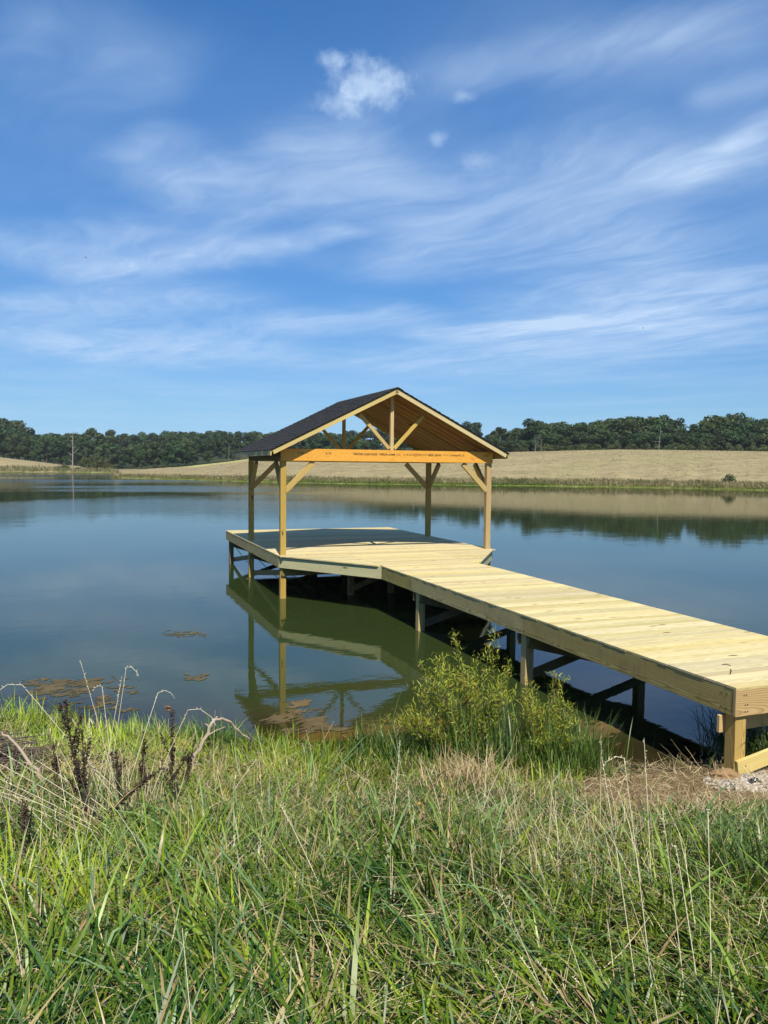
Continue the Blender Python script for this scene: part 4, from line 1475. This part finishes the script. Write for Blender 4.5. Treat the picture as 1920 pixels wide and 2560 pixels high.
tuft((1200, 1925), 420, .35, .95, .010, (.06, .14, .03), (.15, .22, .05), .30, .10, 'tall blue green reed blades growing up through the willow bush', 'reed_tuft', 'reeds', .35)
tuft((1405, 1935), 620, .30, .75, .010, (.06, .13, .025), (.14, .21, .04), .24, .16, 'dense green reed clump at the right foot of the willow', 'reed_tuft', 'reeds', .45)
tuft((1010, 1925), 700, .25, .62, .009, (.04, .10, .02), (.11, .18, .035), .30, .14, 'dark green reed clump at the left foot of the willow', 'reed_tuft', 'reeds', .45)
tuft((1165, 1975), 520, .15, .50, .006, (.36, .25, .11), (.62, .48, .28), .20, .45, 'clump of dry straw coloured grass at the foot of the willow', 'dry_tuft', 'dry grass', .9, M_STRAW)
tuft((535, 1885), 240, .25, .55, .010, (.04, .115, .02), (.10, .19, .03), .10, .5, 'leaning clump of dark green blades below the bent branch', 'grass_tuft', 'grass tuft', .4)
tuft((300, 2060), 130, .25, .60, .006, (.45, .38, .2), (.66, .58, .38), .14, .22, 'sheaf of pale straw stems among the seed spikes', 'dry_tuft', 'dry grass', .3, M_STRAW)
tuft((700, 2200), 150, .20, .50, .006, (.40, .34, .18), (.60, .52, .33), .22, .4, 'tangle of bleached grass in the middle left of the bank', 'dry_tuft', 'dry grass', .8, M_STRAW)
tuft((1850, 2230), 260, .30, .60, .010, (.05, .11, .025), (.12, .19, .04), .22, .25, 'tall green grass clump at the right edge of the bank', 'grass_tuft', 'grass tuft', .8)
tuft((1790, 1862), 160, .10, .25, .010, (.05, .11, .03), (.12, .19, .05), .06, .5, 'small grass tuft beside the walkway end post', 'grass_tuft', 'grass tuft', .7)

# yellow flower
p, rr = ground_hit(1046, 2022, .05)
root = empty('yellow_flower', tuple(p), 'single small yellow flower in the mown grass', 'flower')
vv, ff = tube_np([p - [0, 0, .06], p + [0, 0, .03]], .002, 5)
link('stem', mesh_np('stem', vv, [ff]), M_LEAF if False else M_STEM, root)
top = p + np.array([0, 0, .03])
for k in range(11):
    a_ = k * 6.283 / 11
    o_ = np.array([math.cos(a_), math.sin(a_), .35 + .15 * (k % 2)]) * .034
    s_ = np.array([-math.sin(a_), math.cos(a_), 0]) * .011
    vv = np.array([top, top + o_ * .6 + s_, top + o_, top + o_ * .6 - s_])
    vv = np.vstack([vv, vv - [0, 0, .002]])
    link('petal', mesh_np('petal', vv, [[[0, 1, 2, 3], [7, 6, 5, 4], [0, 4, 5, 1], [1, 5, 6, 2], [2, 6, 7, 3], [3, 7, 4, 0]]]), M_YELLOW, root)

# gravel and clay round the walkway end
M_STONE = attr_mat('crushed_stone', .9, 0, .1, 0.0)
ac = Acc()
ico = bmesh.new(); bmesh.ops.create_icosphere(ico, subdivisions=1, radius=1.0)
iv = np.array([v.co[:] for v in ico.verts]); itri = np.array([[v.index for v in f.verts] for f in ico.faces]); ico.free()
for k in range(2600):
    x_ = random.gauss(2.1, .42); y_ = random.gauss(-12.80, .20)
    if math.hypot((x_ - 2.1) / .85, (y_ + 12.8) / .40) > 1.1: continue
    s_ = random.uniform(.008, .026)
    vv = iv * np.array([s_ * random.uniform(.7, 1.3), s_ * random.uniform(.7, 1.3), s_ * .6]) * (1 + .25 * np.random.default_rng(k).normal(0, 1, (12, 1)))
    c_ = np.array([.50, .44, .37]) * random.uniform(.7, 1.2)
    ac.add(vv + [x_, y_, float(0)], None, itri, c_)
vs = np.concatenate(ac.v); zz = gz(vs[:, 0], vs[:, 1]); off = 0
for i in range(len(ac.v)):
    n_ = len(ac.v[i]); ac.v[i] = ac.v[i] + np.column_stack([np.zeros(n_), np.zeros(n_), np.full(n_, zz[off:off + n_].mean() + .006)]); off += n_
o = link('gravel', ac.mesh('gravel'), M_STONE)
tag(o, 'pale crushed gravel spread round the foot of the walkway', 'gravel', None, 'stuff')
M_CLAY = plain('orange_clay', (.25, .155, .07), .95)
p = np.array([1.52, -12.62, 0]); p[2] = float(gz(p[0], p[1])[0])
bm = bmesh.new(); bmesh.ops.create_icosphere(bm, subdivisions=3, radius=1.0)
for v in bm.verts:
    n_ = float(fbm(v.co.x * 2.5 + 5, v.co.y * 2.5 + v.co.z * 3, 7, 3)) - .5
    v.co = Vector((v.co.x * .14 * (1 + n_ * .7), v.co.y * .09 * (1 + n_ * .7), v.co.z * .075 * (1 + n_)))
me = bpy.data.meshes.new('clay_mound'); bm.to_mesh(me); bm.free()
o = link('clay_mound', me, M_CLAY); o.location = tuple(p + [0, 0, .02]); o.rotation_euler = (0, 0, -.6)
tag(o, 'small mound of orange clay left of the walkway end post', 'mound')
# torn black plastic
bm = bmesh.new(); bmesh.ops.create_grid(bm, x_segments=9, y_segments=4, size=1.0)
for v in bm.verts:
    x_, y_ = v.co.x, v.co.y
    v.co = Vector((x_ * .115, y_ * .030 * (1.1 - .6 * abs(x_ + .2)) + .02 * x_, .030 + .028 * math.sin(x_ * 4 + 1) + .012 * math.sin(y_ * 3 + x_ * 5)))
ext = bmesh.ops.extrude_face_region(bm, geom=list(bm.faces))
for v in [g for g in ext['geom'] if isinstance(g, bmesh.types.BMVert)]: v.co.z += .003
me = bpy.data.meshes.new('plastic_scrap'); bm.to_mesh(me); bm.free()
p, rr = ground_hit(1885, 1962)
o = link('plastic_scrap', me, M_PLASTIC); o.location = tuple(p); o.rotation_euler = (0, 0, -.35)
tag(o, 'crumpled scrap of black plastic on the gravel', 'plastic scrap')
# twigs lying on the deck
for (a_, b_, c_, lab) in (((1805, 1661), (1816, 1660), (1828, 1664), 'short dark twig lying crosswise on the walkway boards'), ((1825, 1686), (1828, 1678), (1827, 1672), 'forked grass scrap lying on the walkway boards')):
    pts = np.array([on_z(*a_, DT + .006), on_z(*b_, DT + .012), on_z(*c_, DT + .006)])
    v2, f2 = tube_np(pts, [.004, .005, .003], 5)
    o = link('deck_twig', mesh_np('deck_twig', v2, [f2]), M_STEM); tag(o, lab, 'twig')

# ------------------------------------------------------------------ algae mats at the surface
M_ALGAE = attr_mat('algae', .8, .0, .2, 0.0)


def algae(px0, px1, py0, py1, n, thr, lab, col, seed, z=.004):
    cs = [on_z(a_, b_, 0) for a_, b_ in ((px0, py0), (px1, py0), (px1, py1), (px0, py1))]
    nu, nv = n, max(10, n // 2)
    a_, b_ = np.meshgrid(np.linspace(0, 1, nu), np.linspace(0, 1, nv))
    P = (cs[0][None, None] * ((1 - a_) * (1 - b_))[..., None] + cs[1][None, None] * (a_ * (1 - b_))[..., None] + cs[2][None, None] * (a_ * b_)[..., None] + cs[3][None, None] * ((1 - a_) * b_)[..., None])
    x, y = P[..., 0], P[..., 1]
    edge = 1 - np.maximum(np.abs(a_ * 2 - 1), np.abs(b_ * 2 - 1)) ** 3
    f = .58 * fbm(x * 2.4, y * 3.4, seed, 4) * (.5 + .5 * edge) + .42 * fbm(x * 9 + y * 4, y * 20 - x * 9, seed + 3, 4)
    zz = z + np.clip(f - thr, -.03, .2) * .05
    idx = np.arange(nu * nv).reshape(nv, nu)
    q = np.stack([idx[:-1, :-1], idx[1:, :-1], idx[1:, 1:], idx[:-1, 1:]], -1).reshape(-1, 4)
    keep = (f.ravel()[q] > thr).sum(1) >= 3
    q = q[keep]
    us = np.unique(q); rm = -np.ones(nu * nv, int); rm[us] = np.arange(len(us))
    if len(us) < 4: return
    cc = np.asarray(col)[None] * (.55 + .9 * fbm(x * 6, y * 6, seed + 9, 3).ravel()[us])[:, None]
    o = link('algae_mat', mesh_np('algae_mat', np.column_stack([x.ravel(), y.ravel(), zz.ravel()])[us], [rm[q]], cc, True), M_ALGAE)
    tag(o, lab, 'algae', None)


algae(20, 390, 1690, 1790, 300, .515, 'wide mottled brown algae mat by the left bank', (.105, .085, .04), 3)
algae(400, 520, 1574, 1594, 120, .50, 'thin brown algae strip floating alone left of the pavilion', (.10, .09, .05), 8)
algae(455, 525, 1684, 1704, 100, .50, 'small brown algae patch near the left bank', (.10, .085, .045), 12)
algae(640, 890, 1768, 1840, 240, .47, 'brown algae mat at the bank below the post reflection', (.11, .078, .032), 19)
algae(700, 790, 1745, 1790, 90, .50, 'ochre algae fragment beyond the mat below the post reflection', (.15, .105, .045), 23)
algae(1440, 1560, 1800, 1870, 120, .44, 'ochre algae mat in the shallows under the walkway', (.13, .082, .028), 29)


# ------------------------------------------------------------------ far shore weeds
def far_weeds(t0, t1, n, d0, d1, l0, l1, w, c0, c1, name, lab, clump=.5):
    th = t0 + (t1 - t0) * rng.random(n)
    r0 = np.interp(th, TH, RS) + 3.0 * (vnoise(th * 1.1, th * 0 + 2, 4) - .5) + 1.2 * (vnoise(th * 4, th * 0 + 7, 8) - .5)
    rr = r0 + d0 + (d1 - d0) * rng.random(n)
    x = CAM[0] + rr * np.sin(np.radians(th)); y = CAM[1] + rr * np.cos(np.radians(th))
    z = gz(x, y)
    hv = .55 + .9 * fbm(th * 2.2, rr * .4, 66, 3) * 1.0
    ok = (z > .05) & (rng.random(n) < 1 - clump + clump * 2 * vnoise(th * 2.6, rr * .5, 9))
    x, y, z, hv, rr = x[ok], y[ok], z[ok], hv[ok], rr[ok]
    n = len(x)
    p = np.clip(fbm(x * .22, y * .22, 44, 3) * 1.4 - .2 + rng.normal(0, .2, n), 0, 1)
    c = lerp(c0, c1, p)
    V, F, C = blades(np.column_stack([x, y, z - .05]), rng.random(n) * 6.28, (l0 + (l1 - l0) * rng.random(n)) * hv, w * (.6 + .8 * rng.random(n)), np.abs(rng.normal(.22, .2, n)), np.abs(rng.normal(.4, .3, n)), c, 3, None, c * 1.15, twist=1.0)
    o = link(name, mesh_np(name, V, [F], C), M_REED)
    tag(o, lab, 'weeds', None, 'stuff')


far_weeds(az(270), 58, 26000, 1.6, 7.5, .4, .9, .09, (.13, .135, .05), (.36, .30, .16), 'shore_weeds', 'tall olive and brown weeds along the far right shore')
far_weeds(-25, az(300), 9000, 1.5, 16, .8, 1.8, .20, (.14, .16, .06), (.36, .30, .16), 'shore_weeds', 'tall tan and green weeds along the far left shore')
far_weeds(az(270), 58, 9000, .1, 2.2, .2, .5, .07, (.11, .16, .025), (.21, .23, .05), 'shore_fringe', 'short lime green fringe at the far water edge', .2)
far_weeds(az(690), az(1390), 2600, .2, 1.6, .3, .65, .07, (.085, .15, .02), (.15, .22, .035), 'shore_fringe', 'bright green rushes at the far water edge behind the right post', .35)
# stubble on the fields
n = 16000
th = -8 + 62 * rng.random(n)
r0 = np.interp(th, TH, RS); r1 = np.interp(th, CTH, CR)
rr = r0 + 8 + (r1 - r0 - 2) * rng.random(n)
x = CAM[0] + rr * np.sin(np.radians(th)); y = CAM[1] + rr * np.cos(np.radians(th))
z = gz(x, y)
c = lerp((.26, .20, .09), (.50, .40, .22), rng.random(n))
V, F, C = blades(np.column_stack([x, y, z - .03]), rng.random(n) * 6.28, .06 + .10 * rng.random(n), .2 + .4 * rng.random(n), .5 + rng.random(n) * .8, rng.random(n) * .6, c, 2, twist=1.0)
o = link('stubble', mesh_np('stubble', V, [F], C), M_REED)
tag(o, 'tan mown stubble over the fields across the lake', 'stubble', None, 'stuff')


# ------------------------------------------------------------------ trees
def crown_mesh(name, seed, kind='round', nleaf=2600):
    "unit tree: height 1, leaf clumps spread through uneven lobes"
    g = np.random.default_rng(seed)
    lobes = []
    if kind == 'round':
        for k in range(g.integers(13, 18)):
            a_ = g.random() * 6.28; q = g.random() ** .6
            zz = .34 + .58 * g.random()
            rad = .33 * math.sqrt(max(.05, 1 - ((zz - .55) / .48) ** 2))
            lobes.append((math.cos(a_) * rad * q, math.sin(a_) * rad * q, zz, .10 + .085 * g.random()))
        lobes.append((0, 0, .86, .13))
        for k in range(5):
            a_ = g.random() * 6.28
            lobes.append((math.cos(a_) * .24, math.sin(a_) * .24, .2 + .12 * g.random(), .12))
    elif kind == 'tall':
        for k in range(14):
            a_ = g.random() * 6.28
            zz = .28 + .66 * k / 13
            rad = .21 * math.sqrt(max(.08, 1 - ((zz - .55) / .5) ** 2))
            lobes.append((math.cos(a_) * rad, math.sin(a_) * rad, zz, .09 + .06 * g.random()))
    elif kind == 'cone':
        for k in range(22):
            zz = .10 + .86 * k / 21
            rad = .30 * (1 - zz) + .01
            for j in range(3 if zz < .7 else 1):
                a_ = g.random() * 6.28
                lobes.append((math.cos(a_) * rad, math.sin(a_) * rad, zz, .045 + .05 * (1 - zz)))
    else:   # shrub
        for k in range(12):
            a_ = g.random() * 6.28; q = g.random()
            lobes.append((math.cos(a_) * .5 * q, math.sin(a_) * .5 * q, .18 + .6 * g.random() * (1 - .5 * q), .2 + .12 * g.random()))
    lobes = np.array(lobes)
    w = lobes[:, 3] ** 2; w /= w.sum()
    li = g.choice(len(lobes), nleaf, p=w)
    d = g.normal(0, 1, (nleaf, 3)); d /= np.linalg.norm(d, axis=1)[:, None]
    rad = lobes[li, 3] * (.45 + .62 * g.random(nleaf) ** .6)
    d[:, 2] *= .8
    ctr = lobes[li, :3] + d * rad[:, None]
    # leaf clumps face roughly outwards
    nrm = d + g.normal(0, .55, (nleaf, 3)); nrm /= np.linalg.norm(nrm, axis=1)[:, None]
    a_ = np.cross(nrm, g.normal(0, 1, (nleaf, 3))); a_ /= np.linalg.norm(a_, axis=1)[:, None]
    b_ = np.cross(nrm, a_)
    sz = (.017 + .019 * g.random(nleaf)) * (1.6 if kind == 'shrub' else 1.0)
    p = [ctr + a_ * sz[:, None] * k1 + b_ * sz[:, None] * k2 for k1, k2 in ((-1, -.35), (.1, -.9), (1, .15), (-.15, .85))]
    V = np.stack(p, 1).reshape(-1, 3)
    F = np.arange(nleaf * 4).reshape(-1, 4)
    base_c = {'round': (.048, .084, .026), 'tall': (.052, .090, .030), 'cone': (.050, .075, .022), 'shrub': (.075, .095, .028)}[kind]
    lobe_v = .8 + .45 * g.random(len(lobes))
    C = np.array(base_c)[None] * (lobe_v[li] * (.75 + .5 * g.random(nleaf)))[:, None]
    return mesh_np(name, V, [F], np.repeat(C, 4, 0))


def trunk_mesh(name, seed, h=.62, r=.022):
    g = np.random.default_rng(seed)
    ac = Acc()
    pts = np.array([[0, 0, -.06], [0, 0, .05], [g.normal(0, .012), g.normal(0, .012), .25], [g.normal(0, .025), g.normal(0, .025), h]])
    v, f = tube_np(pts, [r * 1.3, r, r * .75, r * .3], 7); ac.add(v, f)
    for k in range(6):
        z0 = .22 + .38 * g.random()
        a_ = g.random() * 6.28
        b0 = np.array([0, 0, z0]); b2 = b0 + np.array([math.cos(a_) * .2, math.sin(a_) * .2, .16 + .12 * g.random()])
        v, f = tube_np([b0, (b0 + b2) / 2 + [0, 0, -.015], b2], [r * .5, r * .35, r * .12], 5); ac.add(v, f)
    m = ac.mesh(name, True); m.materials.append(M_BARK)
    return m


VAR = {}
for kind, n in (('round', 7), ('tall', 3), ('cone', 2), ('shrub', 3)):
    VAR[kind] = []
    for i in range(n):
        cm = crown_mesh('crown', 100 + i * 13 + len(kind), kind, 3000 if kind == 'round' else 2200 if kind != 'shrub' else 900)
        cm.materials.append(M_CROWN)
        VAR[kind].append((cm, trunk_mesh('trunk', 300 + i * 7 + len(kind), .62 if kind != 'cone' else .9, .02)))


def tree(x, y, h, wid, kind, label, group, name='tree', cat='tree'):
    z = float(gz(x, y)[0])
    root = empty(name, (x, y, z - .1), label, cat, group)
    root.rotation_euler = (0, 0, random.uniform(0, 6.28))
    cm, tm = random.choice(VAR[kind])
    for nm, m_ in (('crown', cm), ('trunk', tm)):
        o = bpy.data.objects.new(nm, m_)
        COL.objects.link(o)
        o.parent = root
        o.scale = (h * wid, h * wid, h)
    return root


# skyline of the woods as seen along the lake: pixel column, crown top
SKY = [(-160, 1052), (-110, 1046), (-60, 1050), (-15, 1054), (30, 1050), (62, 1068), (100, 1083), (135, 1082), (170, 1080), (205, 1086), (231, 1075), (266, 1077), (300, 1083), (347, 1083), (385, 1081), (424, 1079), (455, 1078), (482, 1077), (520, 1076), (559, 1075), (600, 1077), (640, 1077), (690, 1078), (740, 1078),
       (790, 1079), (827, 1079), (880, 1074), (930, 1070), (985, 1068), (1040, 1068), (1090, 1067), (1140, 1062), (1182, 1056)]
GL = 'wood behind the inlet and the left field'
GR = 'wood behind the crest of the right field'
LL = 'dense green tree in the wood beyond the left end of the lake'
LR = 'rounded dark green tree in the wood behind the right field crest'


def wood_label(px, row, side):
    "say which stretch and which storey of a wood a tree belongs to"
    st = {'top': 'skyline tree', 'mid': 'middle storey tree', 'low': 'low leafy tree'}[row]
    if side == 'L':
        if px < 175: w = 'of the left wood, left of the bleached dead tree'
        elif px < 330: w = 'of the left wood right of the bleached dead tree'
        elif px < 470: w = 'of the left wood, above the head of the spit'
        elif px < 690: w = 'of the left wood above the pale hay strip'
        else: w = 'of the far wood seen past the pavilion roof'
    else:
        if px < 1420: w = 'of the right wood, around the low branching dead trees'
        elif px < 1700: w = 'of the right wood, around the forked dead tree'
        else: w = 'of the right wood beside the lighter conical tree'
    return st + ' ' + w, st + ' ' + w


def put_tree(px, py_top, r, wid, kind, lab, grp, zmin=None):
    if isinstance(lab, tuple):
        lab, grp = lab
    p = on_r(px, py_top, r)
    z = float(gz(p[0], p[1])[0])
    h = max(p[2] - z + .1, 5.0)
    return tree(p[0], p[1], h, wid, kind, lab, grp)


for i, (px, py) in enumerate(SKY):
    rr = 415 if px < 240 else 470
    if px > 640: rr = 420
    wd = 1.0
    kind = 'tall' if px in (231, 266, 205, 347) else 'round'
    put_tree(px, py, rr + random.uniform(-8, 8), wd * random.uniform(1.0, 1.25), kind, wood_label(px, 'top', 'L'), GL)
    if i + 1 < len(SKY):
        put_tree((px + SKY[i + 1][0]) / 2, max(py, SKY[i + 1][1]) + random.uniform(2, 6), rr - 12, random.uniform(1.05, 1.3), 'round', wood_label(px, 'top', 'L'), GL)
# lower rows in front
for i in range(34):
    px = -150 + i * 24.5 + random.uniform(-7, 7)
    top = np.interp(px, [-150, 30, 120, 300, 420, 640, 700], [1078, 1078, 1100, 1105, 1100, 1098, 1098]) + random.uniform(-8, 10)
    rr = np.interp(px, [-150, 200, 260, 330, 480, 640, 700], [400, 396, 392, 380, 375, 350, 340]) + random.uniform(-6, 6)
    put_tree(px, top, rr, random.uniform(.9, 1.2), random.choice(['round', 'round', 'round', 'tall']), wood_label(px, 'mid', 'L'), GL)
for i in range(22):
    px = -120 + i * 36 + random.uniform(-12, 12)
    top = np.interp(px, [-120, 30, 120, 300, 420, 640, 700], [1106, 1108, 1128, 1132, 1128, 1122, 1120]) + random.uniform(-8, 8)
    rr = np.interp(px, [-120, 200, 260, 330, 480, 640, 700], [394, 388, 372, 350, 335, 300, 290]) + random.uniform(-5, 5)
    put_tree(px, top, rr, random.uniform(1.0, 1.3), 'round', wood_label(px, 'low', 'L'), GL)
for px, top, lab in ((385, 1105, 'pale yellowish green tree in the wood beyond the left end of the lake'), (445, 1108, 'broad dark spreading tree at the edge of the left wood above the pale hay')):
    put_tree(px, top, 330, 1.25, 'round', lab, None)
# shrubs at the head of the inlet
for px, top in ((215, 1136), (240, 1128), (262, 1140), (285, 1158), (160, 1155), (388, 1155), (410, 1160)):
    p = on_r(px, top, 322); z = float(gz(p[0], p[1])[0])
    tree(p[0], p[1], max(p[2] - z, 2.5), random.uniform(.8, 1.1), 'shrub', 'rounded olive shrub at the head of the inlet', 'shrubs at the head of the inlet', 'shrub', 'shrub')
# right wood
SKR = [(1232, 1086), (1247, 1069), (1273, 1082), (1300, 1068), (1336, 1051), (1362, 1055), (1385, 1053), (1430, 1058), (1462, 1054), (1488, 1051), (1520, 1046), (1550, 1042), (1595, 1038), (1622, 1042), (1648, 1042), (1675, 1045), (1693, 1066), (1724, 1075), (1746, 1057), (1773, 1066),
       (1795, 1037), (1827, 1031), (1862, 1042), (1893, 1045), (1920, 1051), (1960, 1048), (2010, 1044), (2070, 1050)]
for i, (px, py) in enumerate(SKR):
    kind = 'tall' if px in (1247, 1746, 1773) else 'round'
    lab, grp = wood_label(px, 'top', 'R')
    if px == 1247: lab, grp = 'lone small crown standing above the left end of the right wood', None
    if px == 1827: lab, grp = 'tallest broad oak like crown near the right edge of the right wood', None
    if px == 1746: lab, grp = 'slim bushy topped tree just left of the tallest crown in the right wood', None
    put_tree(px, py, 292 + random.uniform(-5, 5), random.uniform(1.05, 1.3) * (1.0 if kind == 'round' else .95), kind, lab, grp)
    if i + 1 < len(SKR) and px > 1290:
        put_tree((px + SKR[i + 1][0]) / 2, max(py, SKR[i + 1][1]) + random.uniform(3, 8), 284, random.uniform(1.1, 1.35), 'round', wood_label(px, 'top', 'R'), GR)
for i in range(30):
    px = 1205 + i * 26 + random.uniform(-8, 8)
    top = np.interp(px, [1200, 1300, 1400, 1600, 1720, 1800, 1950], [1100, 1094, 1085, 1076, 1092, 1076, 1080]) + random.uniform(-7, 9)
    put_tree(px, top, 272 + random.uniform(-6, 6), random.uniform(1.1, 1.4), 'round', wood_label(px, 'mid', 'R'), GR)
for i in range(26):
    px = 1190 + i * 30 + random.uniform(-9, 9)
    top = np.interp(px, [1200, 1300, 1600, 1800, 1950], [1117, 1112, 1104, 1106, 1108]) + random.uniform(-5, 5)
    p = on_r(px, top, 258); z = float(gz(p[0], p[1])[0])
    tree(p[0], p[1], max(p[2] - z, 4), random.uniform(.9, 1.2), 'shrub', 'low dark bush at the foot of the right wood', 'bushes at the foot of the right wood', 'bush', 'bush')
# trees seen through the pavilion over the field
for i in range(16):
    px = 690 + i * 32 + random.uniform(-8, 8)
    top = 1098 + random.uniform(-10, 6)
    put_tree(px, top, 300 + random.uniform(-8, 8), random.uniform(1.1, 1.4), 'round', 'dark tree in the wood seen under the pavilion roof', 'wood seen through the pavilion')
put_tree(1800, 1077, 252, 1.1, 'cone', 'lighter green conical tree in front of the right wood', None)
put_tree(1272, 1113, 254, 1.2, 'round', 'small bright green bush at the left end of the right wood', None)
# bush among the shore weeds
p = on_r(1822, 1190, 151); z = float(gz(p[0], p[1])[0])
tree(p[0], p[1], max(p[2] - z, 2.0), 1.0, 'shrub', 'grey green bush among the weeds on the far right shore', None, 'shrub', 'shrub')
p = on_r(195, 1168, 316); z = float(gz(p[0], p[1])[0])
tree(p[0], p[1], max(p[2] - z, 2.0), .9, 'shrub', 'small dark bush by the water on the far left shore', None, 'shrub', 'shrub')


def dead_tree(px, py_top, r, lab, seed, spread=.22, lean=0.0, thick=.016, nl=9):
    g = np.random.default_rng(seed)
    p = on_r(px, py_top, r); z = float(gz(p[0], p[1])[0]); h = p[2] - z
    root = empty('dead_tree', (p[0], p[1], z - .1), lab, 'dead tree')
    base_ = np.array([p[0], p[1], z - .3])
    side = _rt0
    top = np.array([p[0], p[1], z + h]) + side * lean * h
    tp = bezier(base_, (base_ + top) / 2 + side * g.normal(0, .015) * h, top, 10)
    v, f = tube_np(tp, np.linspace(thick, thick * .22, 10) * h, 6)
    link('trunk', mesh_np('trunk', v, [f], None, True), M_DEADBARK, root)
    for k in range(nl):
        f_ = .25 + .70 * (k + g.uniform(-.4, .4)) / nl
        i0 = min(int(f_ * 9), 8)
        b0 = tp[i0] + (tp[i0 + 1] - tp[i0]) * (f_ * 9 - i0)
        s = 1 if g.random() < .5 else -1
        ln_ = spread * (1.1 - .6 * f_) * g.uniform(.45, 1.35) * h
        up_ = g.uniform(.15, 1.3)
        b2 = b0 + side * s * ln_ * g.uniform(.5, 1) + _fw * g.normal(0, .5) * ln_ + np.array([0, 0, ln_ * up_])
        bb = bezier(b0, (b0 + b2) / 2 + side * s * ln_ * .18 - [0, 0, ln_ * .12], b2, 7)
        bb[1:-1] += g.normal(0, .02, (5, 3)) * ln_
        ac = Acc()
        v, f = tube_np(bb, np.linspace(thick * .42, thick * .12, 7) * h, 5); ac.add(v, f)
        for q in range(2):
            c0 = bb[g.integers(2, 6)]
            c2 = c0 + (side * g.normal(0, .4) + np.array([0, 0, g.uniform(.1, .6)]) + (b2 - b0) / np.linalg.norm(b2 - b0) * .5) * ln_ * .55
            v, f = tube_np(bezier(c0, (c0 + c2) / 2 + g.normal(0, .03, 3) * ln_, c2, 4), np.linspace(thick * .2, thick * .08, 4) * h, 4); ac.add(v, f)
        link('limb', ac.mesh('limb'), M_DEADBARK, root)


dead_tree(180, 1077, 318, 'tall bare bleached dead tree standing at the inlet on the left', 2, .15, .02, .018, 6)
dead_tree(1340, 1088, 250, 'low bare dead tree with many branches at the left of the right wood', 5, .40, -.05, .013)
dead_tree(1352, 1090, 251, 'leaning bare dead stem beside the branching dead tree', 8, .25, .10, .012, 6)
dead_tree(1648, 1062, 250, 'forked bare dead tree in front of the middle of the right wood', 11, .2, .06, .012, 6)
dead_tree(572, 1108, 300, 'thin pale dead trunk in the left wood near the pavilion roof', 14, .10, .0, .010)

# ------------------------------------------------------------------ birds
for (px, py, r, lab, span) in ((214, 644, 160, 'tiny dark bird flying high on the left', .5), (1607, 820, 180, 'tiny dark bird flying low in the sky on the right', .6)):
    p = on_r(px, py, r)
    root = empty('bird', tuple(p), lab, 'bird', None)
    v, f = tube_np([p - _rt * .16, p - _rt * .02, p + _rt * .10, p + _rt * .17], [.01, .055, .045, .012], 6)
    link('body', mesh_np('body', v, [f], None, True), M_BIRD, root)
    for s in (-1, 1):
        q = np.array([p - _rt * .03, p + _rt * .07, p + _rt * .08 + _up * .10 * span + _fw * s * span * .6, p - _rt * .02 + _up * .12 * span + _fw * s * span])
        vv = np.vstack([q, q - np.array([0, 0, .012])])
        link('wing', mesh_np('wing', vv, [[[0, 1, 2, 3], [7, 6, 5, 4], [0, 4, 5, 1], [1, 5, 6, 2], [2, 6, 7, 3], [3, 7, 4, 0]]]), M_BIRD, root)

# ------------------------------------------------------------------ air
HZ = 0.00011
if HZ:
    me = box_mesh(3800, 3800, 62)
    mh = bpy.data.materials.new('air'); mh.use_nodes = True
    nt = NT(mh.node_tree); nt.n.remove(nt.n['Principled BSDF'])
    pv = nt.add('ShaderNodeVolumePrincipled')
    pv.inputs['Color'].default_value = (0.80, 0.88, 1.0, 1)
    pv.inputs['Density'].default_value = HZ
    nt.l.new(pv.outputs[0], nt.n['Material Output'].inputs['Volume'])
    o = link('haze', me, mh); o.location = (0, 0, 62 / 2 - 3.2)
    tag(o, 'thin summer haze over the lake and hills', None, None, 'stuff')
